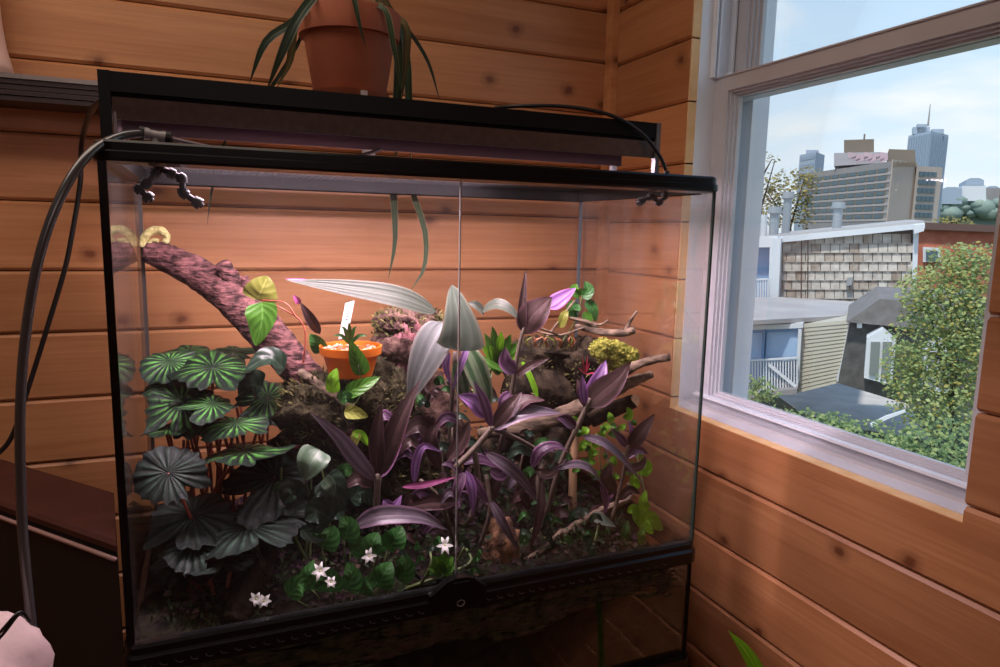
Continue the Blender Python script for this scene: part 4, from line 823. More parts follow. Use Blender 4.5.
# ------------------------------------------------------------------ purple tradescantia shoots
def plant(name, label, base, stems, leaves_, smat, cat='plant'):
    t = thing(name, label, cat, at(*base))
    for l, r0, r1 in stems: stem(t, smat, pxs(l), (r0, r1), 'stem', 14, 0.06)
    for q in leaves_:
        mt, l, w = q[0], q[1], q[2]; kw = dict(q[3]) if len(q) > 3 else {}
        leaf(t, M[mt], pxs(l), pxm(w, l[0][2]) * 1.15, **{**dict(n=N0, shape='lance', fold=16, wave=0.02), **kw})
    return t
y_ = 1.06
plant('purple_tradescantia', 'purple shoot with a dark folded leaf and lilac centre over the driftwood', (545, 520, 1.08),
    [([(545, 520, 1.08), (560, 465, 1.06), (578, 425, 1.05), (590, 398, 1.05)], 0.005, 0.004)],
    [('purd', [(587, 406, 1.05), (600, 394, 1.045), (615, 381, 1.045), (631, 362, 1.05)], 26, {'fold': 10}), ('lilac', [(586, 403, 1.055), (594, 388, 1.06), (601, 374, 1.065), (606, 360, 1.08)], 16, {'n': (-.2, -.8, .6)}), ('lilac', [(585, 405, 1.05), (583, 390, 1.045), (582, 374, 1.045)], 9), ('purd', [(586, 408, 1.05), (580, 392, 1.05), (577, 378, 1.06)], 8),
     ('purg', [(581, 436, 1.05), (603, 443, 1.03), (625, 462, 1.03), (646, 488, 1.04)], 12, {'n': (-.1, -.6, .8)}), ('pur', [(576, 428, 1.05), (566, 420, 1.05), (556, 418, 1.05)], 12)], M['purstem'])
plant('purple_tradescantia', 'tall purple shoot with a thin upright leaf tip and lilac side leaf', (500, 450, 1.12),
    [([(500, 450, 1.12), (511, 395, 1.10), (518, 352, 1.09), (524, 326, 1.09)], 0.0045, 0.0035)],
    [('purd', [(523, 332, 1.09), (522, 310, 1.09), (526, 268, 1.10)], 10, {'fold': 30}), ('purd', [(523, 334, 1.09), (531, 318, 1.08), (541, 307, 1.08), (552, 297, 1.085)], 26, {'fold': 8}), ('lilac', [(547, 308, 1.10), (560, 299, 1.10), (576, 288, 1.11)], 15, {'fold': 8}),
     ('pur', [(516, 372, 1.09), (506, 363, 1.085), (505, 347, 1.085)], 15), ('purd', [(515, 376, 1.09), (530, 366, 1.08), (550, 358, 1.08)], 8), ('pur', [(512, 392, 1.10), (503, 400, 1.09), (500, 412, 1.09)], 9)], M['purstem'])
plant('purple_tradescantia', 'leggy purple shoot with long arching leaves right of the door gap', (470, 520, 1.05),
    [([(455, 468, 1.04), (475, 448, 1.035), (492, 428, 1.03)], 0.0055, 0.005), ([(492, 428, 1.03), (520, 440, 1.04), (545, 455, 1.05)], 0.0045, 0.004), ([(470, 520, 1.05), (478, 490, 1.04), (475, 450, 1.035)], 0.005, 0.005)],
    [('purg', [(492, 430, 1.03), (512, 416, 1.02), (535, 412, 1.02), (562, 413, 1.03)], 20, {'n': (-.1, -.6, .8)}), ('purd', [(493, 428, 1.03), (508, 408, 1.02), (522, 392, 1.03)], 15), ('lilac', [(487, 418, 1.03), (474, 402, 1.03), (458, 395, 1.035)], 16), ('pur', [(491, 427, 1.03), (484, 402, 1.025), (473, 380, 1.03)], 10),
     ('purd', [(498, 424, 1.035), (522, 402, 1.03), (545, 400, 1.03)], 16, {'n': (0, -.5, .9)}), ('purg', [(485, 452, 1.03), (505, 465, 1.01), (522, 480, 1.01), (539, 504, 1.015)], 12), ('pur', [(532, 468, 1.04), (540, 452, 1.03), (556, 446, 1.03), (569, 453, 1.035)], 13, {'n': (-.2, -.5, .9)}), ('purd', [(534, 470, 1.045), (550, 474, 1.035), (567, 458, 1.035)], 9),
     ('purg', [(604, 488, 1.05), (592, 472, 1.03), (575, 465, 1.025), (550, 471, 1.03)], 14, {'n': (-.1, -.5, .9)}), ('pur', [(600, 482, 1.05), (606, 500, 1.045), (604, 515, 1.045)], 7)], M['purstem'])
plant('purple_tradescantia', 'low purple shoot with narrow hanging leaves above the wood chunk', (480, 545, 1.03),
    [([(480, 545, 1.03), (490, 510, 1.02), (486, 475, 1.03)], 0.004, 0.004), ([(540, 510, 1.03), (538, 480, 1.04), (545, 460, 1.05)], 0.004, 0.004)],
    [('purg', [(490, 500, 1.02), (499, 516, 1.005), (508, 532, 1.0), (518, 551, 1.005)], 9), ('purd', [(542, 480, 1.03), (541, 505, 1.015), (536, 530, 1.01), (529, 552, 1.015)], 9), ('pur', [(490, 470, 1.03), (502, 474, 1.02), (511, 462, 1.02)], 12), ('lilac', [(466, 470, 1.02), (472, 490, 1.01), (473, 516, 1.01)], 9), ('pur', [(464, 472, 1.02), (458, 488, 1.01), (456, 505, 1.01)], 10), ('pur', [(470, 474, 1.02), (480, 492, 1.01), (489, 503, 1.01)], 10), ('purd', [(492, 500, 1.03), (497, 480, 1.03), (512, 470, 1.03)], 12),
     ('purd', [(530, 510, 1.05), (520, 495, 1.05), (512, 505, 1.05)], 12), ('purg', [(470, 500, 1.03), (450, 492, 1.03), (440, 505, 1.03)], 9)], M['purstem'])
plant('purple_tradescantia', 'purple shoot close to the right glass beside the cut stub', (618, 505, 1.06),
    [([(612, 520, 1.06), (622, 480, 1.055), (628, 445, 1.05)], 0.004, 0.0032)],
    [('purd', [(629, 448, 1.05), (640, 433, 1.04), (655, 414, 1.045)], 16), ('pur', [(627, 447, 1.05), (620, 438, 1.05), (612, 429, 1.05)], 9), ('lilac', [(629, 445, 1.05), (632, 432, 1.05), (628, 420, 1.055)], 6), ('pur', [(626, 458, 1.05), (637, 450, 1.045), (648, 454, 1.045)], 10), ('purd', [(624, 470, 1.05), (640, 466, 1.045), (646, 456, 1.045)], 9), ('purd', [(616, 492, 1.055), (606, 478, 1.05), (612, 462, 1.05)], 15), ('purd', [(618, 500, 1.055), (630, 490, 1.05), (640, 494, 1.05)], 10)], M['purstem'])
plant('purple_tradescantia', 'stout purple shoot left of the door gap with three upright leaves', (374, 560, 1.08),
    [([(374, 570, 1.08), (376, 520, 1.05), (378, 475, 1.04)], 0.0055, 0.0055)],
    [('purg', [(376, 481, 1.04), (356, 458, 1.02), (338, 436, 1.015), (310, 412, 1.02)], 14), ('purd', [(379, 474, 1.04), (377, 440, 1.035), (381, 402, 1.04)], 14), ('purd', [(380, 476, 1.04), (390, 445, 1.03), (402, 415, 1.03), (420, 380, 1.04)], 19), ('pur', [(381, 478, 1.045), (393, 455, 1.05), (405, 430, 1.06)], 9), ('purg', [(352, 527, 1.03), (380, 516, 1.0), (420, 517, 1.0), (448, 530, 1.01)], 17, {'n': (-.1, -.75, .65)}),
     ('purd', [(374, 485, 1.05), (358, 478, 1.04), (342, 490, 1.04)], 13), ('lilac', [(383, 500, 1.05), (393, 508, 1.045), (402, 495, 1.05)], 10)], M['purstem'])
plant('purple_tradescantia', 'purple shoot with magenta edged leaves lying behind the door gap', (455, 545, 1.07),
    [([(455, 545, 1.07), (440, 500, 1.05), (420, 480, 1.05)], 0.004, 0.0035)],
    [('mag', [(402, 487, 1.03), (428, 484, 1.02), (458, 476, 1.02)], 6), ('lilac', [(414, 484, 1.03), (416, 462, 1.025), (424, 446, 1.025), (442, 452, 1.03)], 8), ('purd', [(456, 502, 1.04), (430, 503, 1.03), (403, 509, 1.03)], 14), ('purd', [(440, 470, 1.05), (430, 440, 1.05), (440, 420, 1.05)], 14), ('purd', [(448, 460, 1.06), (462, 440, 1.06), (470, 420, 1.06)], 14), ('purd', [(425, 520, 1.06), (410, 500, 1.06), (404, 540, 1.06)], 12), ('purd', [(440, 440, 1.09), (420, 425, 1.09), (405, 435, 1.09)], 18)], M['purstem'])

# ------------------------------------------------------------------ vines and green plants
plant('pothos_vine', 'green heart-leaved vine climbing the thick branch', (300, 380, 1.17), [([(300, 385, 1.17), (305, 330, 1.17), (285, 310, 1.18), (262, 302, 1.2)], 0.0016, 0.0012), ([(262, 300, 1.2), (285, 303, 1.18), (297, 318, 1.17)], 0.0012, 0.0012)],
    [('yelgreen', [(257, 300, 1.21), (262, 289, 1.205), (268, 276, 1.21)], 27, {'shape': 'ovate', 'n': (.2, -.9, .3)}), ('green', [(262, 302, 1.19), (262, 320, 1.18), (256, 346, 1.18)], 25, {'shape': 'ovate'}), ('dkgreen', [(284, 370, 1.16), (268, 358, 1.15), (244, 372, 1.15)], 22, {'shape': 'ovate', 'n': (-.2, -.6, .8)}), ('dkgreen', [(262, 388, 1.18), (250, 385, 1.17), (240, 396, 1.17)], 24, {'shape': 'ovate'}), ('mid', [(322, 352, 1.16), (316, 342, 1.15), (310, 334, 1.15)], 13, {'shape': 'ovate'}),
     ('purd', [(320, 334, 1.16), (310, 318, 1.15), (300, 302, 1.15)], 9), ('mag', [(300, 304, 1.15), (297, 300, 1.148), (293, 295, 1.148)], 5)], M['redstem'])
plant('pothos_vine', 'small green leaves in front of the orange pot', (350, 410, 1.09), [([(350, 415, 1.09), (338, 392, 1.085), (335, 378, 1.08)], 0.0012, 0.001), ([(350, 412, 1.09), (362, 390, 1.08), (358, 365, 1.08)], 0.0012, 0.001)],
    [('green', [(364, 375, 1.085), (357, 358, 1.08), (350, 340, 1.08)], 15, {'shape': 'ovate'}), ('lime', [(334, 393, 1.08), (333, 380, 1.075), (337, 368, 1.08)], 12, {'shape': 'ovate'}), ('green', [(346, 394, 1.08), (362, 386, 1.07), (380, 377, 1.075)], 14, {'shape': 'ovate'}), ('yelgreen', [(344, 412, 1.07), (356, 413, 1.065), (368, 417, 1.07)], 12, {'shape': 'ovate'}), ('mid', [(340, 402, 1.075), (346, 396, 1.07), (353, 404, 1.075)], 11, {'shape': 'ovate'}), ('lime', [(352, 432, 1.07), (362, 436, 1.065), (368, 446, 1.07)], 8), ('yelgreen', [(358, 430, 1.07), (355, 440, 1.065), (352, 452, 1.07)], 8)], M['gstem'])
plant('peperomia', 'peperomia with grey green rounded leaves below the root mound', (330, 540, 1.06), [([(330, 545, 1.06), (328, 500, 1.05), (318, 455, 1.05)], 0.002, 0.0015)],
    [('pep', [(320, 450, 1.05), (311, 463, 1.035), (304, 480, 1.04)], 27, {'shape': 'ovate'}), ('dkgreen', [(324, 478, 1.05), (334, 490, 1.03), (342, 512, 1.035)], 27, {'shape': 'ovate'}), ('pep', [(324, 479, 1.049), (330, 486, 1.027), (334, 497, 1.028)], 12, {'shape': 'ovate'}), ('dkgreen', [(332, 520, 1.04), (318, 512, 1.03), (305, 520, 1.03)], 28, {'shape': 'ovate'}), ('dkgreen', [(300, 530, 1.04), (318, 536, 1.03), (335, 530, 1.03)], 12, {'shape': 'ovate'}), ('dkgreen', [(350, 500, 1.07), (362, 492, 1.06), (372, 505, 1.06)], 20, {'shape': 'ovate'}), ('dkgreen', [(300, 500, 1.08), (290, 490, 1.07), (284, 505, 1.07)], 22, {'shape': 'ovate'})], M['gstem'])
gcv = [((330, 555, 1.03), [(322, 548), (328, 535), (326, 528)], 28), ((350, 560, 1.03), [(344, 540), (348, 528), (342, 516)], 26), ((350, 560, 1.03), [(350, 552), (362, 546), (372, 548)], 20), ((380, 560, 1.02), [(376, 556), (372, 545), (378, 532)], 26), ((395, 560, 1.02), [(388, 550), (396, 538), (402, 526)], 26), ((380, 580, 1.0), [(378, 588), (384, 574), (392, 562)], 26), ((330, 580, 1.0), [(330, 592), (328, 580), (318, 566)], 28), ((310, 585, 1.0), [(312, 590), (308, 576), (314, 560)], 18), ((345, 585, 1.0), [(346, 590), (352, 578), (348, 562)], 24), ((295, 590, 0.99), [(288, 596), (300, 585), (312, 586)], 22), ((400, 575, 1.0), [(398, 580), (406, 568), (404, 552)], 22), ((365, 590, 0.99), [(362, 594), (368, 584), (378, 582)], 18)]
fl_m = mat('white_petal', (0.70, 0.70, 0.66), 0.5, trans=0.2)
def flower(parent, x, y, Y, rpx, seed):
    g = random.Random(seed); c = at(x, y, Y); root = MB().blob(c, 0.0018, 0.0018, 0.0018, 1, 0, 8, 6).build('flower', mat('pistil', (0.5, 0.5, 0.2), 0.6), parent, smooth=True)
    vb = -ray(x, y).normalized(); s = vb.cross(V(0, 0, 1)).normalized(); uu = s.cross(vb)
    a0 = g.uniform(0, 1)
    for k in range(6):
        a = a0 + 2 * math.pi * k / 6 + g.uniform(-.2, .2); d = s * math.cos(a) + uu * math.sin(a)
        leaf(root, fl_m, [c, c + d * pxm(rpx, Y) * 0.5 + vb * 0.002, c + d * pxm(rpx, Y) * g.uniform(0.85, 1.15)], pxm(3.6, Y), vb, 'lance', fold=6, nu=2, nv=6, name='petal')
gc = thing('ground_cover', 'leafy green ground cover with star shaped white flowers behind the left door', 'plant', at(350, 600, 1.02))
for b3, l, w in gcv:
    Y = b3[2]; leaf(gc, M['mid'], [at(l[0][0], l[0][1], Y), at(l[1][0], l[1][1], Y - 0.008), at(l[2][0], l[2][1], Y)], pxm(w, Y), N0, 'ovate', fold=12)
    stem(gc, M['gstem'], [at(350 + (l[0][0] - 350) * 0.5, 612, Y + 0.03), at(*l[0], Y)], 0.0012, 'petiole', 6)
for k, (x, y, Y, r_) in enumerate(((320, 571, 0.985, 9), (331, 582, 0.985, 6), (369, 556, 0.99, 8))): flower(gc, x, y, Y, r_, k)
fp = thing('ground_cover', 'fallen pale flower sprig on the dark soil beside the brown root', 'plant', at(258, 612, 0.985))
for k, (x, y) in enumerate(((256, 599), (264, 601))): flower(fp, x, y, 0.985, 7, 20 + k)
stem(fp, M['gstem'], pxs([(258, 612, 0.99), (260, 600, 0.987)]), 0.001)
gp = thing('ground_cover', 'single lobed green leaf with a white flower next to the latch', 'plant', at(442, 582, 0.99))
for k, (x, y) in enumerate(((428, 568), (432, 556), (443, 550), (453, 556), (456, 566))): leaf(gp, M['green'], pxs([(443, 574, 0.99), ((443 + x) / 2, (574 + y) / 2 - 2, 0.985), (x, y, 0.985)]), pxm(13, 1), N0, 'ovate')
flower(gp, 445, 545, 0.985, 10, 31); stem(gp, M['gstem'], pxs([(443, 582, 0.99), (444, 560, 0.99), (445, 546, 0.986)]), 0.001)
g_ = random.Random(12)
lv = [('lime', [(640, 528, 1.03), (650, 520, 1.02), (663, 530, 1.025)], 25, {'shape': 'heart'}), ('lime', [(646, 512, 1.03), (643, 502, 1.025), (646, 490, 1.03)], 12, {'shape': 'ovate'}), ('lime', [(640, 518, 1.03), (633, 510, 1.03), (627, 512, 1.03)], 14, {'shape': 'ovate'}), ('green', [(642, 545, 1.03), (641, 535, 1.02), (644, 526, 1.025)], 10, {'shape': 'ovate'}), ('mid', [(626, 548, 1.03), (625, 534, 1.02), (628, 520, 1.025)], 12, {'shape': 'ovate'}), ('lime', [(640, 474, 1.06), (646, 466, 1.05), (640, 458, 1.05)], 14, {'shape': 'ovate'}), ('lime', [(636, 490, 1.06), (634, 480, 1.055), (638, 472, 1.055)], 11, {'shape': 'ovate'}), ('lime', [(626, 420, 1.1), (629, 413, 1.095), (627, 407, 1.095)], 9, {'shape': 'ovate'}), ('silver', [(590, 516, 1.05), (602, 520, 1.04), (616, 527, 1.04)], 14, {'n': (-.1, -.6, .8)})]
for k in range(46):
    x, y = g_.uniform(578, 638), g_.uniform(422, 478); a = g_.uniform(0, 6.28); r_ = g_.uniform(3, 6)
    lv.append(('lime' if k % 3 else 'green', [(x, y, 1.105), (x + r_ * math.cos(a), y + r_ * math.sin(a), 1.10), (x + 2 * r_ * math.cos(a), y + 2 * r_ * math.sin(a), 1.105)], g_.uniform(5, 9), {'shape': 'ovate', 'nu': 2, 'nv': 6}))
plant('creeping_vine', 'lime green creeping vine in the corner near the right glass', (640, 550, 1.06), [([(640, 552, 1.06), (646, 510, 1.04), (640, 470, 1.07), (628, 420, 1.12)], 0.0015, 0.001), ([(605, 490, 1.14), (600, 450, 1.14), (615, 425, 1.14)], 0.0012, 0.001)], lv, M['gstem'])
plant('upright_vine', 'small green shoot above the dark mossy stump, near the rear glass', (575, 345, 1.22), [([(560, 345, 1.22), (576, 320, 1.21), (582, 295, 1.21)], 0.0018, 0.0012)],
    [('mid', [(582, 298, 1.21), (588, 290, 1.205), (585, 281, 1.21)], 13, {'shape': 'ovate'}), ('green', [(580, 296, 1.21), (574, 290, 1.205), (577, 284, 1.21)], 11, {'shape': 'ovate'}), ('mid', [(586, 300, 1.21), (593, 310, 1.205), (596, 322, 1.21)], 11, {'shape': 'ovate'}), ('mid', [(578, 304, 1.21), (572, 310, 1.205), (576, 320, 1.21)], 13, {'shape': 'ovate'}), ('green', [(584, 312, 1.21), (588, 320, 1.205), (586, 328, 1.21)], 10, {'shape': 'ovate'}), ('yelgreen', [(560, 328, 1.2), (564, 316, 1.195), (568, 310, 1.2)], 9, {'shape': 'ovate'})], M['gstem'])
sg = thing('red_air_plant', 'tiny red spiky air plant on the driftwood', 'plant', at(584, 376, 1.12))
for k, (x, y) in enumerate(((582, 355), (590, 362), (578, 367), (603, 372), (588, 354))): leaf(sg, mat('hot_red', (0.45, 0.03, 0.07), 0.5), pxs([(585, 374, 1.12), (x, y, 1.11)]), 0.0032, N0, 'lance')
g_ = random.Random(21); ar = thing('red_air_plant', 'orange rooted air plant on top of the dark mossy stump', 'plant', at(548, 346, 1.22))
for k in range(12):
    x = 530 + k * 4; leaf(ar, M['yelgreen'] if k % 3 == 0 else mat('orange_root', (0.36, 0.13, 0.06), 0.6), pxs([(x, 348, 1.2), (x + g_.uniform(-6, 6), 341, 1.19), (x + g_.uniform(-10, 10), 336, 1.19)]), 0.004, N0, 'lance', nu=2, nv=6)
for l in ([(545, 340, 1.2), (556, 325, 1.2), (575, 300, 1.2)], [(530, 330, 1.19), (560, 335, 1.19), (590, 325, 1.19)], [(525, 322, 1.12), (545, 330, 1.12), (560, 336, 1.13)]): stem(ar, M['drift'], pxs(l), 0.0022, 'twig')
# darker foliage filling the middle of the tank
def filler(name, label, base, box, Ys, mts, count, lpx, wpx, seed, smat, shape='lance', nst=4):
    g = random.Random(seed); t = thing(name, label, 'plant', at(*base))
    for k in range(nst):
        x = g.uniform(box[0] + 8, box[1] - 8); stem(t, smat, pxs([(base[0] + g.uniform(-25, 25), base[1], base[2]), (x + g.uniform(-10, 10), (base[1] + box[2]) / 2, g.uniform(*Ys)), (x, box[2] + 8, g.uniform(*Ys))]), (0.0030, 0.002))
    for k in range(count):
        x, y, Y = g.uniform(box[0], box[1]), g.uniform(box[2], box[3]), g.uniform(*Ys); a = g.choice((-1, 1)) * g.uniform(0.15, 1.5) - 0.3; l_ = g.uniform(*lpx)
        dx, dy = l_ * math.sin(a), -l_ * math.cos(a) * 0.6
        leaf(t, M[g.choice(mts)], pxs([(x, y, Y), (x + dx * .5, y + dy * .5 - 3, Y - 0.012), (x + dx, y + dy + l_ * g.uniform(0.1, 0.55), Y - 0.008)]), pxm(g.uniform(*wpx), Y), (g.uniform(-.5, .3), -0.7, g.uniform(.2, .8)), shape, fold=16, wave=0.03, nu=2, nv=9)
    return t
filler('leafy_creeper', 'dark purple and green leafy creeper deep behind the door gap', (440, 560, 1.14), (395, 500, 420, 545), (1.08, 1.17), ['purd', 'purd', 'dkgreen', 'pur'], 34, (22, 40), (9, 15), 51, M['purstem'])
filler('leafy_creeper', 'dark leafy creeper around the foot of the dark post', (560, 560, 1.14), (515, 615, 440, 535), (1.08, 1.15), ['purd', 'dkgreen', 'dkgreen', 'mid', 'purg'], 34, (18, 32), (8, 14), 52, M['purstem'])
filler('leafy_creeper', 'creeper with dim rounded leaves between the begonia and the root mound', (290, 575, 1.12), (262, 345, 460, 550), (1.10, 1.17), ['dkgreen', 'dkgreen', 'mid'], 16, (16, 26), (13, 20), 53, M['gstem'], 'ovate')
filler('leafy_creeper', 'thin green creeper over the soil left of the broken stump', (420, 590, 1.04), (395, 480, 540, 580), (1.00, 1.05), ['dkgreen', 'mid', 'purd'], 22, (10, 20), (5, 9), 54, M['gstem'])
filler('leafy_creeper', 'thin green creeper over the soil by the right glass', (590, 555, 1.04), (525, 640, 515, 555), (1.01, 1.08), ['dkgreen', 'mid', 'dkgreen'], 26, (9, 18), (5, 9), 55, M['gstem'])
filler('leafy_creeper', 'creeper with small green sprigs between the cork perch and the bromeliad', (465, 400, 1.2), (428, 500, 360, 410), (1.17, 1.24), ['dkgreen', 'mid', 'purd'], 18, (10, 20), (6, 10), 56, M['gstem'])

# undergrowth and litter between the plants, foliage shade put into their dark colours
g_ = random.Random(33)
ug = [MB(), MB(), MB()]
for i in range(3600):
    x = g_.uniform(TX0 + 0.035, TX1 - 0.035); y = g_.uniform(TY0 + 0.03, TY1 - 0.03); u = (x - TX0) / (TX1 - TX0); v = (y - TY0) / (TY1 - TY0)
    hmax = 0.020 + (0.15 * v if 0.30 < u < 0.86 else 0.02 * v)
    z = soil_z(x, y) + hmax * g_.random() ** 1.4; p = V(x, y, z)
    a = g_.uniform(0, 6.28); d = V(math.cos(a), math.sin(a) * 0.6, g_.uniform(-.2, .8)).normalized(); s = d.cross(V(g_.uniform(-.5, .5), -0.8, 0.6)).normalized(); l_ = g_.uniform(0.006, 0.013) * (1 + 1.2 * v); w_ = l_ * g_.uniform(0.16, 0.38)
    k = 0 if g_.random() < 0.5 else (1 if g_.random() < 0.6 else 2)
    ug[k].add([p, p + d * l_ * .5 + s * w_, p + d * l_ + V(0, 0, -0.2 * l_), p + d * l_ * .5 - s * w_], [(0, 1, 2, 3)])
un = ug[0].build('undergrowth', mat('shaded_leaves', (0.007, 0.016, 0.006), 0.8, col2=(0.025, 0.042, 0.014), scale=25, spec=0.2))
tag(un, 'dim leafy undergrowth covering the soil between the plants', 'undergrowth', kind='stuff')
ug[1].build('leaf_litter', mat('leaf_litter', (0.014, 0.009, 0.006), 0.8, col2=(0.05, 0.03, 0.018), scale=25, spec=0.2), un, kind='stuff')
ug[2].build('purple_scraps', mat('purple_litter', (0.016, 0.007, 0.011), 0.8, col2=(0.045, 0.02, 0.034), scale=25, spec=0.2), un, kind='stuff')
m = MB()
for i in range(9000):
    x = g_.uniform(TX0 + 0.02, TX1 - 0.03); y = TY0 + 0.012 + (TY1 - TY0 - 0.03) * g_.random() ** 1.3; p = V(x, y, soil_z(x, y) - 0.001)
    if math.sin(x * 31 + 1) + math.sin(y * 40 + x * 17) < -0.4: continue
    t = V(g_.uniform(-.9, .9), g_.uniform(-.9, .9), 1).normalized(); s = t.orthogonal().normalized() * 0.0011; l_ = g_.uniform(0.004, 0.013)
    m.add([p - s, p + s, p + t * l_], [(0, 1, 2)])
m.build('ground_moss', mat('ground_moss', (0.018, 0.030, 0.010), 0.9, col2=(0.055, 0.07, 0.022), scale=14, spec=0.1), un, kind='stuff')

# ------------------------------------------------------------------ houseplant low by the window wall
hp = V(0.80, 0.66, 0)
pp2 = thing('potted_houseplant', 'houseplant below the window with one green leaf tip showing', 'plant', hp)
MB().lathe(hp, [(0, 0), (0.07, 0), (0.09, 0.16), (0.095, 0.16), (0.095, 0.18), (0.085, 0.18), (0.08, 0.15), (0, 0.15)], 32).build('pot', M['terra'], pp2, auto=40)
tipY = 0.70
leaf(pp2, M['lime'], [hp + V(0, 0, 0.15), hp + V(0.0, 0.02, 0.45), at(775, 720, tipY), at(752, 662, tipY), at(728, 630, tipY)], 0.022, (-0.4, -0.8, 0.4), 'strap', fold=18, nv=24)
leaf(pp2, M['green'], [hp + V(0, 0, 0.15), hp + V(-0.02, -0.04, 0.32), hp + V(-0.05, -0.1, 0.36)], 0.022, (-0.4, -0.8, 0.4), 'strap', fold=18)
leaf(pp2, M['green'], [hp + V(0, 0, 0.15), hp + V(0.03, 0.04, 0.32), hp + V(0.06, -0.02, 0.36)], 0.022, (-0.4, -0.8, 0.4), 'strap', fold=18)

# ------------------------------------------------------------------ outside the window
PH = math.radians(50); WH = V(math.sin(PH), math.cos(PH), 0); UH = V(math.cos(PH), -math.sin(PH), 0); ZH = V(0, 0, 1)
def ext(px, py, w):
    r = ray(px, py); return CO + r * (w / r.dot(WH))
def exm(n, px, py, w): return n * (w / ray(px, py).dot(WH)) / F
def facade(parent, name, poly, w, depth, mt, **kw):
    return MB().prism([ext(x, y, w) for x, y in poly], WH * depth).build(name, mt, parent, **kw)
def drop(p, z): return V(p.x, p.y, z)
ZG = CAMZ - 5.6
O = {}
O['ground'] = mat('yard_ground', (0.05, 0.075, 0.035), 0.95, col2=(0.12, 0.13, 0.08), scale=0.8)
O['drive'] = mat('grey_drive', (0.48, 0.46, 0.45), 0.95, spec=0.1, col2=(0.58, 0.56, 0.55), scale=1.2)
O['conc'] = mat('beige_concrete', (0.44, 0.36, 0.31), 0.9, col2=(0.49, 0.41, 0.36), scale=0.05)
O['concg'] = mat('grey_concrete', (0.26, 0.245, 0.25), 0.9, col2=(0.32, 0.30, 0.30), scale=0.05)
O['concd'] = mat('brown_concrete', (0.20, 0.165, 0.13), 0.9)
O['glassw'] = mat('far_window_glass', (0.07, 0.12, 0.15), 0.2)
O['tower'] = mat('blue_tower', (0.33, 0.40, 0.49), 0.6)
O['towerd'] = mat('blue_tower_fins', (0.26, 0.33, 0.42), 0.6)
O['brick'] = mat('red_brick', (0.42, 0.12, 0.07), 0.9, col2=(0.52, 0.18, 0.11), scale=2)
O['shing'] = mat('weathered_shingle', (0.34, 0.30, 0.27), 0.9, col2=(0.58, 0.53, 0.48), scale=2.5)
O['white'] = mat('white_paint', (0.70, 0.72, 0.76), 0.6)
O['blue'] = mat('blue_screen', (0.26, 0.42, 0.66), 0.6)
O['blued'] = mat('blue_frame', (0.10, 0.25, 0.45), 0.6)
O['siding'] = mat('cream_siding', (0.50, 0.47, 0.39), 0.8)
O['roofg'] = mat('grey_flat_roof', (0.38, 0.36, 0.36), 0.9, col2=(0.46, 0.44, 0.43), scale=0.6)
O['slate'] = mat('dark_slate', (0.075, 0.07, 0.07), 0.85, col2=(0.12, 0.115, 0.11), scale=4)
O['slatet'] = mat('slate_top', (0.16, 0.145, 0.14), 0.85, col2=(0.21, 0.195, 0.19), scale=4)
O['metal'] = mat('galvanised_flue', (0.36, 0.39, 0.42), 0.45, metal=0.3)
O['trunk'] = mat('tree_trunk', (0.06, 0.045, 0.03), 0.9)
O['lfg'] = mat('tree_leaf_green', (0.26, 0.34, 0.11), 0.6, col2=(0.44, 0.50, 0.20), scale=1.4, trans=0.35)
O['lfd'] = mat('tree_leaf_dark', (0.10, 0.18, 0.07), 0.6, col2=(0.20, 0.30, 0.12), scale=1.4, trans=0.3)
O['lfy'] = mat('tree_leaf_yellow', (0.34, 0.30, 0.07), 0.6, col2=(0.50, 0.42, 0.12), scale=1.0, trans=0.35)
O['lfo'] = mat('tree_leaf_olive', (0.15, 0.145, 0.05), 0.6, col2=(0.30, 0.25, 0.09), scale=0.5, trans=0.35)
O['lfb'] = mat('hazed_hill_tree', (0.20, 0.28, 0.26), 0.9, col2=(0.27, 0.34, 0.28), scale=0.06)  # haze put into the colour as a paler, bluer green

gd = MB().prism([V(2.5, -40, ZG - 0.3), V(1300, -300, ZG - 0.3), V(1300, 1300, ZG - 0.3), V(2.5, 200, ZG - 0.3)], (0, 0, 0.3)).build('yard_ground', O['ground']); gd['kind'] = 'structure'
def gpt(px, py, z=ZG):
    r = ray(px, py); return CO + r * ((z - CAMZ) / r.z)
dv = MB().prism([gpt(772, 392), gpt(838, 380), gpt(900, 392), gpt(930, 440), gpt(850, 428), gpt(800, 412)], (0, 0, 0.02)).build('driveway', O['drive']); dv['kind'] = 'structure'

# far hill with its trees and houses
h = thing('wooded_hill', 'hazy wooded hill beyond the red roof', 'hill', drop(ext(980, 240, 900), ZG))
mb = MB(); n = 28; top = []
for k in range(n + 1):
    x = 900 + 130 * k / n; y = 206 - 10 * min(1, max(0, (x - 935) / 40)) + 2.2 * math.sin(k * 1.9) + 1.2 * math.sin(k * 4.3); top.append((x, y))
mb.prism([ext(x, y, 900) for x, y in top] + [drop(ext(1030, 262, 900), ZG), drop(ext(900, 262, 900), ZG)], WH * 200).build('slope', O['lfb'], h)
for k, (x, y, r) in enumerate([(945 + i * 6.5, 208 + 6 * math.sin(i * 2.1), 8 + 3 * math.sin(i * 1.3)) for i in range(12)]):
    MB().blob(ext(x, y, 890), exm(r, x, y, 890), exm(r, x, y, 890), exm(r * 0.8, x, y, 890), k, 0.25, 12, 8).build('tree_crown', O['lfb'], h, smooth=True)
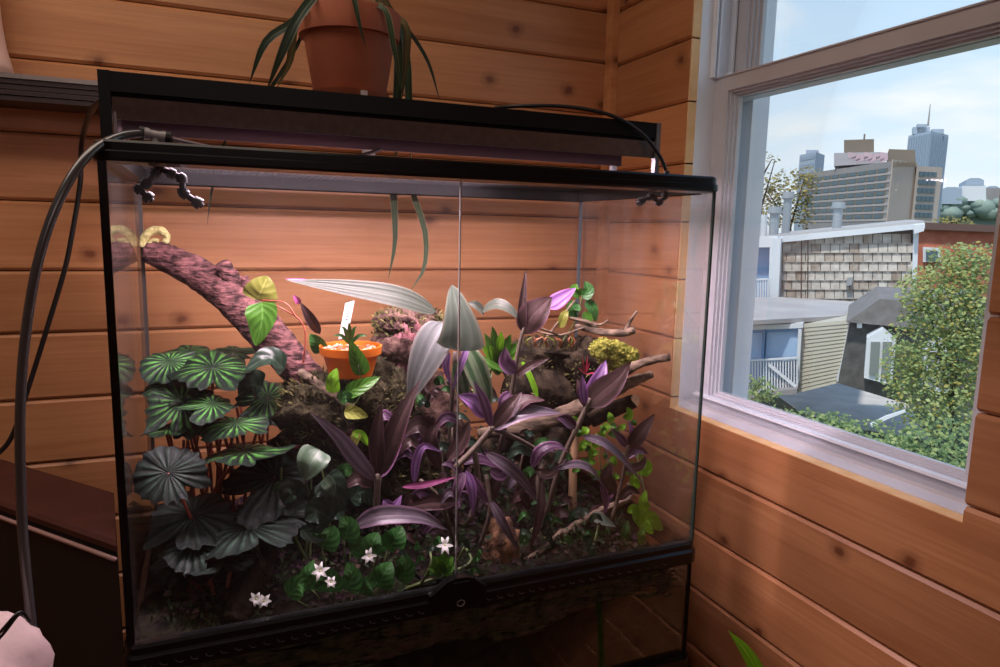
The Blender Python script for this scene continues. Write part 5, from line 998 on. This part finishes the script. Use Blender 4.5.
for k, (x0, x1, y0, y1, mt, lb) in enumerate(((942, 962, 187, 200, O['tower'], 'long bluish roofed hall on the wooded hill'), (962, 986, 184, 197, O['white'], 'white block on top of the wooded hill'), (966, 984, 178, 185, O['tower'], 'bluish dome roofed block crowning the wooded hill'), (986, 1000, 186, 197, O['concg'], 'grey block at the end of the wooded hill'))):
    t = thing('hill_building', lb, 'building', ext((x0 + x1) / 2, y1, 880))
    facade(t, 'wall', [(x0, y1 + 4), (x0, y0 + 2), (x1, y0 + 2), (x1, y1 + 4)], 880 + k * 3, 60, mt)
    facade(t, 'roof', [(x0, y0 + 2), ((x0 * 3 + x1) / 4, y0), ((x0 + 3 * x1) / 4, y0), (x1, y0 + 2)], 880 + k * 3, 60, O['tower'])
# towers
def block(parent, name, corners, ytop, zb, mt):
    """corners: (px, w) around the footprint; top height from the first corner"""
    zt = ext(corners[0][0], ytop, corners[0][1]).z; p = [ext(x, ytop, w) for x, w in corners]
    MB().prism([V(q.x, q.y, zb) for q in p], (0, 0, zt - zb)).build(name, mt, parent); return p, zt
t = thing('office_tower', 'tall blue grey office tower with a rooftop mast', 'building', ext(930, 215, 700))
c4 = [(931, 690), (949, 720), (930, 745), (909, 715)]
p, zt = block(t, 'shaft', c4, 131, ZG, O['tower'])
for k in range(9):
    for a, b in ((p[3], p[0]), (p[0], p[1])):
        q = a.lerp(b, (k + 0.5) / 9); d = (b - a).normalized(); nrm = V(d.y, -d.x, 0); MB().prism([drop(q - d * 0.8 + nrm * 0.6, zt - 90), drop(q + d * 0.8 + nrm * 0.6, zt - 90), drop(q + d * 0.8 - nrm * 0.5, zt - 90), drop(q - d * 0.8 - nrm * 0.5, zt - 90)], (0, 0, 88)).build('fin', O['towerd'], t)
for x0, x1, y0 in ((913, 930, 127), (917, 927, 124), (932, 944, 129)):
    facade(t, 'roof_block', [(x0, 134), (x0, y0), (x1, y0), (x1, 134)], 708, 15, O['tower'])
a = ext(928, 126, 712); MB().tube([a, drop(a, ext(928, 104, 712).z)], [0.9, 0.25], 6).build('mast', O['concg'], t)
t = thing('pale_tower', 'small pale blue tower left of the big office block', 'building', ext(812, 220, 500))
p, zt = block(t, 'shaft', [(816, 495), (825, 515), (812, 530), (800, 510)], 152, ZG, O['tower'])
for k in range(6):
    MB().prism([drop(p[3].lerp(p[0], 0.06) - WH * 0.4, zt - 4 - k * 5), drop(p[3].lerp(p[0], 0.94) - WH * 0.4, zt - 4 - k * 5), drop(p[3].lerp(p[0], 0.94) + WH * 0.2, zt - 4 - k * 5), drop(p[3].lerp(p[0], 0.06) + WH * 0.2, zt - 4 - k * 5)], (0, 0, 2.2)).build('window_band', O['towerd'], t)
facade(t, 'roof_block', [(806, 156), (806, 150), (818, 150), (818, 156)], 508, 10, O['tower'])

# the big office block
ob = thing('office_block', 'large beige office block with rows of ribbon windows', 'building', ext(870, 235, 225))
zb = ZG
p, zt = block(ob, 'main_wing', [(892, 212), (917, 224), (850, 262), (808, 246)], 161, zb, O['concg'])
B, C, D, A = p[0], p[1], p[2], p[3]
dn = (C - B).normalized(); nb2 = V(dn.y, -dn.x, 0); MB().prism([drop(B + nb2 * 0.3, zb), drop(C + nb2 * 0.3, zb), drop(C, zb), drop(B, zb)], (0, 0, zt - zb + 0.4)).build('end_wall', O['conc'], ob)
fd = (B - A).normalized(); fn = V(fd.y, -fd.x, 0)
if fn.dot(WH) > 0: fn = -fn
LW = (B - A).length; rows = 7; zr0 = ext(890, 167, 213).z; zr1 = ext(886, 221, 213).z; stp = (zr0 - zr1) / rows; nwin = 9
for r_ in range(rows):
    z1 = zr0 - r_ * stp - 0.1 * stp; z0 = z1 - stp * 0.55
    MB().prism([drop(A.lerp(B, 0.02) + fn * 0.15, z0), drop(A.lerp(B, 0.97) + fn * 0.15, z0), drop(A.lerp(B, 0.97) - fn * 0.2, z0), drop(A.lerp(B, 0.02) - fn * 0.2, z0)], (0, 0, z1 - z0)).build('window_band', O['concd'], ob)
    for k in range(nwin):
        a, b = 0.03 + 0.94 * k / nwin + 0.012, 0.03 + 0.94 * (k + 1) / nwin - 0.012
        MB().prism([drop(A.lerp(B, a) + fn * 0.22, z0 + 0.08), drop(A.lerp(B, b) + fn * 0.22, z0 + 0.08), drop(A.lerp(B, b), z0 + 0.08), drop(A.lerp(B, a), z0 + 0.08)], (0, 0, z1 - z0 - 0.16)).build('window_pane', O['glassw'], ob)
    MB().prism([drop(A + fn * 0.12, z0 - stp * 0.34), drop(B + fn * 0.12, z0 - stp * 0.34), drop(B, z0 - stp * 0.30), drop(A, z0 - stp * 0.30)], (0, 0, stp * 0.3)).build('spandrel', mat('pale_spandrel', (0.42, 0.38, 0.37), 0.9), ob)
p2, zt2 = block(ob, 'low_wing', [(917, 222), (943, 228), (930, 250), (905, 245)], 166, zb, O['conc'])
a0, a1 = p2[0], p2[1]; d = (a1 - a0).normalized(); n2 = V(d.y, -d.x, 0)
if n2.dot(WH) > 0: n2 = -n2
for r_ in range(6):
    zc = ext(925, 174 + r_ * 8.1, 225).z
    for k in range(4):
        q0, q1 = a0.lerp(a1, 0.10 + 0.17 * k), a0.lerp(a1, 0.10 + 0.17 * k + 0.15); MB().prism([drop(q0 + n2 * 0.3, zc - 0.8), drop(q1 + n2 * 0.3, zc - 0.8), drop(q1 - n2 * 0.2, zc - 0.8), drop(q0 - n2 * 0.2, zc - 0.8)], (0, 0, 1.3)).build('window_pane', O['glassw'], ob)
facade(ob, 'penthouse', [(834, 166), (834, 153), (880, 152), (880, 163)], 232, 14, mat('pale_penthouse', (0.42, 0.40, 0.43), 0.8))
facade(ob, 'lift_tower', [(844, 154), (844, 140), (874, 139), (874, 153)], 234, 12, O['concd'])
facade(ob, 'roof_block', [(888, 163), (889, 149), (915, 150), (916, 163)], 232, 14, O['concd'])
for k in range(9): facade(ob, 'roof_pipe', [(848 + k * 4, 159 + (k % 3) * 2), (848 + k * 4, 152 + (k * 7) % 4), (856 + k * 4, 153 + (k * 5) % 4), (856 + k * 4, 156 + (k % 3) * 2)], 226 + k * 0.3, 0.8, mat('pink_pipe', (0.52, 0.38, 0.42), 0.6))
a = ext(864, 141, 236); MB().tube([a, drop(a, ext(864, 134, 236).z)], 0.25, 6).build('mast', O['concd'], ob)
for k in range(10): facade(ob, 'roof_box', [(893 + k * 2.4, 166), (893 + k * 2.4, 161.5 + (k % 2)), (894.8 + k * 2.4, 161.5 + (k % 2)), (894.8 + k * 2.4, 166)], 211 + k * 1.2, 0.6, O['concd'])

# trees
def tree(name, label, clumps, w, mats, leaf_px, count, trunk=None, group=None, seed=1, cat='tree'):
    px0, py0 = clumps[0][0], clumps[0][1]
    t = thing(name, label, cat, drop(ext(trunk[0], trunk[1], w), ZG) if trunk else ext(px0, py0, w), group); g = random.Random(seed)
    tot = sum(c[2] * c[3] for c in clumps)
    bs = [MB() for _ in mats]
    for (x, y, rx, ry) in clumps:
        c = ext(x, y, w); a, b = exm(rx, x, y, w), exm(ry, x, y, w)
        for i in range(int(count * rx * ry / tot)):
            d = V(g.gauss(0, 1), g.gauss(0, 1), g.gauss(0, 1)).normalized() * g.random() ** 0.36
            p = c + V(d.x * a, d.y * a, d.z * b); l_ = exm(leaf_px, x, y, w) * g.uniform(0.6, 1.4)
            t1 = V(g.gauss(0, 1), g.gauss(0, 1), g.gauss(0, .7)).normalized(); s = t1.orthogonal().normalized() * l_ * 0.34
            bs[min(len(bs) - 1, int(g.random() ** 1.3 * len(bs)))].add([p, p + t1 * l_ * .5 + s, p + t1 * l_, p + t1 * l_ * .5 - s], [(0, 1, 2, 3)])
    for b, mt in zip(bs, mats):
        if b.v: b.build('foliage', mt, t, kind='stuff')
    if trunk:
        p0 = drop(ext(trunk[0], trunk[1], w), ZG); p1 = ext(px0, py0, w)
        MB().tube([p0, p0.lerp(p1, 0.5) + UH * 0.1, p1], [exm(3, px0, py0, w), exm(2.2, px0, py0, w), exm(1, px0, py0, w)], 8).build('trunk', O['trunk'], t, smooth=True)
        for k in range(5):
            c = clumps[k % len(clumps)]; q = ext(c[0] + g.uniform(-.5, .5) * c[2], c[1] + g.uniform(-.6, .2) * c[3], w)
            MB().tube([p0.lerp(p1, 0.55 + 0.08 * k), q], [exm(1.2, px0, py0, w), exm(.4, px0, py0, w)], 6).build('branch', O['trunk'], t, smooth=True)
    return t
tree('street_tree', 'yellowing tree left of the office block, behind the metal flues', [(790, 190, 24, 22), (808, 178, 13, 13), (770, 190, 12, 18), (805, 212, 10, 20), (780, 215, 25, 14)], 62, [O['lfo'], O['lfo'], O['lfy']], 3.4, 1500, (792, 235), seed=2)
tree('street_tree', 'nearly bare branch tips by the white window stop', [(763, 157, 9, 7), (774, 160, 6, 4), (760, 172, 5, 10)], 55, [O['lfo']], 3.0, 90, (758, 235), seed=5)
tree('street_tree', 'yellow bush top peeping over the dark roof edge', [(950, 222, 18, 6), (968, 228, 14, 5)], 75, [O['lfy'], O['lfo']], 2.6, 320, (955, 240), seed=7)

# red brick house and the shingled house
t = thing('brick_house', 'red brick house with a dark roof edge behind the leafy tree', 'house', ext(960, 300, 42))
facade(t, 'wall', [(912, 330), (912, 228), (1015, 232), (1015, 330)], 42, 10, O['brick'])
facade(t, 'roof_edge', [(912, 229), (912, 222), (1015, 226), (1015, 233)], 41.6, 11, mat('brown_roof_edge', (0.13, 0.075, 0.065), 0.8))
f = facade(t, 'window', [(923, 262), (923, 247), (941, 248), (941, 262)], 41.8, 0.3, O['white']); facade(f, 'pane', [(926, 260), (926, 250), (938, 251), (938, 260)], 41.7, 0.2, O['glassw'])
WS = 29.0
t = thing('shingled_house', 'house with a blank wall of weathered grey shingles and white fascia', 'house', ext(850, 306, WS))
top = lambda x: 240 - (x - 776) * (13.5 / 142)
facade(t, 'wall', [(776, 312), (777, top(777)), (918, top(918)), (913, 312)], WS + 0.12, 9, mat('shingle_backing', (0.13, 0.11, 0.095), 0.9))
facade(t, 'fascia', [(762, top(762) + 3), (762, top(762) - 3.5), (925, top(925) - 3.0), (925, top(925) + 2.5)], WS - 0.25, 0.5, O['white'])
facade(t, 'corner_board', [(911, 300), (914, top(914)), (919, top(919)), (916, 300)], WS - 0.1, 0.4, O['white'])
facade(t, 'soffit_block', [(914, 234), (914, 225), (925, 224), (924, 231)], WS - 0.5, 1.2, O['white'])
a, b = ext(764, top(764) - 2, WS), ext(924, top(924) - 2, WS)
MB().prism([a, b, b + WH * 9 + ZH * 0.25, a + WH * 9 + ZH * 0.25], (0, 0, 0.12)).build('flat_roof', O['roofg'], t)
g_ = random.Random(4); rows = 8; cw = 9.6
sh_cache = {}
for r_ in range(rows):
    yb_ = 308 - r_ * 9.2; x = 777 + (r_ % 2) * 4 - 4
    while x < 914:
        x0, x1 = max(777.5, x), min(914, x + cw - 0.7); y0 = max(yb_ - 9.8, top((x0 + x1) / 2) + 2)
        if x1 - x0 > 3 and yb_ - y0 > 3:
            q = [ext(x0, yb_, WS), ext(x0, y0, WS + 0.08), ext(x1, y0, WS + 0.08), ext(x1, yb_, WS)]
            o = MB().prism(q, WH * 0.05 + WH * g_.uniform(0, 0.03)).build('shingle', [O['shing'], mat('shingle_pale', (0.42, 0.38, 0.34), 0.9, col2=(0.56, 0.51, 0.46), scale=3), mat('shingle_brown', (0.26, 0.20, 0.16), 0.9, col2=(0.44, 0.38, 0.33), scale=3)][int(g_.random() * 2.99)], t)
        x += cw
for x in (801, 807.5): facade(t, 'cable_run', [(x - 0.5, 306), (x, top(x)), (x + 0.9, top(x)), (x + 0.4, 306)], WS - 0.06, 0.05, mat('dark_pipe', (0.09, 0.06, 0.05), 0.8))
f = facade(t, 'meter_box', [(846, 286), (847, 278), (853, 277), (852, 285)], WS - 0.25, 0.3, mat('meter_grey', (0.33, 0.33, 0.34), 0.6))
for lb, x, y0, y1, r_, w in (('short capped metal flue at the end of the shingled roof', 773, 208, 236, 6, 30.5), ('tall capped metal flue next to the short one', 785, 193, 234, 5, 31.5), ('capped metal flue alone on the shingled roof before the office block', 836, 203, 231, 5.5, 31.5)):
    fl_ = thing('metal_flue', lb, 'chimney', ext(x, y1, w), 'metal flues on the shingled roof'); R2 = exm(r_, x, y0, w); a = ext(x, y1 + 3, w); b = ext(x, y0 + 5, w); b.x, b.y = a.x, a.y
    MB().tube([a, b], R2 * 0.78, 16).build('pipe', O['metal'], fl_, auto=40)
    MB().tube([b - ZH * 0.02, b + ZH * exm(2, x, y0, w), b + ZH * exm(2, x, y0, w), b + ZH * exm(6, x, y0, w)], [R2 * 1.25, R2 * 1.25, R2 * 1.1, R2 * 1.05], 16).build('cap', O['metal'], fl_, auto=40)
t = thing('white_vent', 'small white roof vents left of the flues', 'vent', ext(760, 232, 32))
for x in (759, 764): MB().tube([ext(x, 236, 32), ext(x, 215, 32)], 0.14, 10).build('vent_pipe', O['white'], t, auto=40)
def railing(t, x0, x1, ya0, ya1, yb0, yb1, w, n):
    for k in range(n):
        u = k / (n - 1); x = x0 + (x1 - x0) * u; y0 = ya0 + (ya1 - ya0) * u; y1 = yb0 + (yb1 - yb0) * u
        facade(t, 'picket', [(x - 0.75, y1), (x - 0.65, y0), (x + 0.65, y0), (x + 0.55, y1)], w, 0.04, O['white'])
    for (s0, s1) in ((ya0, ya1), (yb0, yb1)): facade(t, 'rail', [(x0, s0 + 0.8), (x0, s0 - 0.8), (x1, s1 - 0.8), (x1, s1 + 0.8)], w - 0.04, 0.1, O['white'])
t = thing('upper_porch', 'narrow white framed porch beside the shingled wall', 'porch', ext(762, 308, 28.5))
facade(t, 'back_wall', [(735, 308), (735, 240), (772, 242), (770, 308)], 29.0, 0.3, O['blue'])
facade(t, 'post', [(768, 308), (770, 238), (781, 238), (778, 308)], 28.3, 0.5, O['white'])
facade(t, 'beam', [(735, 248), (735, 235), (778, 236), (778, 247)], 28.4, 0.5, O['white'])
railing(t, 748, 768, 280, 279, 304, 303, 28.2, 9)
facade(t, 'post', [(746, 306), (748, 246), (750, 246), (748, 306)], 28.3, 0.3, O['white'])
# low flat roofed house with screened porch and cream siding
WP = 21.0
t = thing('porch_house', 'low house with a flat grey roof, cream siding and a blue screened porch', 'house', ext(800, 392, WP))
zr = ext(800, 322, WP).z
def rp(px, py): r = ray(px, py); return CO + r * ((zr - CAMZ) / r.z)
MB().prism([rp(730, 326), rp(806, 322), rp(852, 319), rp(858, 305), rp(775, 300), rp(730, 302)], (0, 0, 0.12)).build('flat_roof', O['roofg'], t)
for k in range(17):
    f0, f1 = k / 17, (k + 1) / 17; lf = lambda f: (801 - 4 * f, 324 + 69 * f); rf = lambda f: (851 - 13 * f, 320 + 63 * f)
    q = [ext(*lf(f0), WP + 0.012), ext(*rf(f0), WP + 0.012), ext(*rf(f1), WP - 0.012), ext(*lf(f1), WP - 0.012)]
    MB().prism(q, WH * 0.05).build('siding_board', O['siding'], t)
facade(t, 'siding_wall', [(797, 393), (801, 324), (851, 320), (838, 383)], WP + 0.12, 3, O['siding'])
facade(t, 'downpipe', [(836, 380), (841, 362), (849, 322), (852, 322), (844, 363), (838, 382)], WP - 0.1, 0.12, O['white'])
facade(t, 'porch_floor', [(730, 400), (730, 396), (797, 389), (797, 394)], WP - 1.0, 3, O['concg'])
facade(t, 'screen_back', [(730, 396), (733, 330), (800, 327), (797, 390)], WP + 1.2, 0.2, O['blue'])
for x0, x1 in ((734, 763), (767, 798)): facade(t, 'screen_panel', [(x0 - 1, 362), (x0, 330), (x1 + 1, 328), (x1 - 1, 360)], WP - 0.2, 0.05, mat('screen_light', (0.34, 0.50, 0.72), 0.6))
facade(t, 'beam', [(730, 331), (730, 327), (803, 323), (803, 328)], WP - 0.35, 0.4, O['white'])
facade(t, 'fascia', [(730, 334), (730, 331), (802, 328), (802, 331)], WP - 0.3, 0.3, O['blued'])
for x, wd, mt in ((764, 2.6, O['blued']), (800, 3.4, O['white'])): facade(t, 'post', [(x - wd / 2 - 3.5, 392), (x - wd / 2, 329), (x + wd / 2, 329), (x + wd / 2 - 3.5, 392)], WP - 0.35, 0.3, mt)
railing(t, 744, 797, 361, 358, 395, 388, WP - 0.6, 20)
facade(t, 'brace', [(768, 366), (770, 364), (797, 386), (795, 388)], WP - 0.68, 0.06, O['white'])
# slate mansard house with dormers
WM = 19.5
t = thing('mansard_house', 'dark slate mansard house with white framed dormer windows', 'house', ext(880, 392, WM))
facade(t, 'mansard_wall', [(838, 383), (850, 322), (1000, 336), (1000, 420), (900, 402)], WM, 4, O['slate'])
facade(t, 'upper_roof', [(846, 322), (880, 299), (1000, 305), (1000, 336)], WM - 0.3, 5, O['slatet'])
for x0, y0 in ((864, 328), (922, 338)):
    o = facade(t, 'dormer', [(x0, y0 + 50), (x0 + 3, y0 + 10), (x0 + 19, y0 + 1), (x0 + 32, y0 + 13), (x0 + 28, y0 + 57)], WM - 0.8, 1.2, O['white'])
    for k in range(2): facade(o, 'pane', [(x0 + 5 + k * 12, y0 + 47 + k * 2), (x0 + 7 + k * 12, y0 + 14), (x0 + 16 + k * 12, y0 + 14), (x0 + 14 + k * 12, y0 + 48 + k * 2)], WM - 0.86, 0.1, mat('dormer_glass', (0.20, 0.22, 0.21), 0.2))
facade(t, 'wall_lamp', [(857, 328), (857, 322), (862, 322), (862, 328)], WM - 0.2, 0.3, O['white'])
tree('yard_tree', 'tall leafy green tree in front of the slate house, yellowing at the top', [(950, 300, 46, 45), (975, 280, 34, 38), (925, 290, 26, 24), (935, 345, 44, 40), (975, 350, 40, 60), (905, 372, 24, 30), (940, 400, 50, 40), (960, 258, 28, 16)], 13, [O['lfg'], O['lfg'], O['lfd'], O['lfy']], 3.9, 12000, (960, 440), seed=11)
for k, (lb, x, y, rx, ry, w, n) in enumerate((('small bush at the foot of the picket railing', 757, 388, 16, 14, 12, 260), ('bush below the driveway edge', 838, 424, 18, 12, 10, 260), ('low hedge under the driveway, near the window sill', 884, 440, 44, 18, 9, 900), ('dark shrub at the base of the yard tree', 945, 448, 40, 34, 9, 1200), ('trailing weeds along the drive edge beside the small bush', 796, 416, 34, 6, 10, 240))):
    tree('bush', lb, [(x, y, rx, ry), (x + rx * 0.5, y + ry * 0.5, rx * 0.8, ry * 0.7)], w, [O['lfd'], O['lfg']], 4.5, n, seed=30 + k, cat='bush')
facade(None, 'fallen_board', [(870, 424), (886, 416), (905, 410), (906, 412), (888, 419), (872, 427)], 12, 0.05, O['white'])
tag(bpy.data.objects['fallen_board'], 'white board lying along the drive beside the bushes', 'board')

for o in bpy.data.objects:
    if '_w' in o: del o['_w']
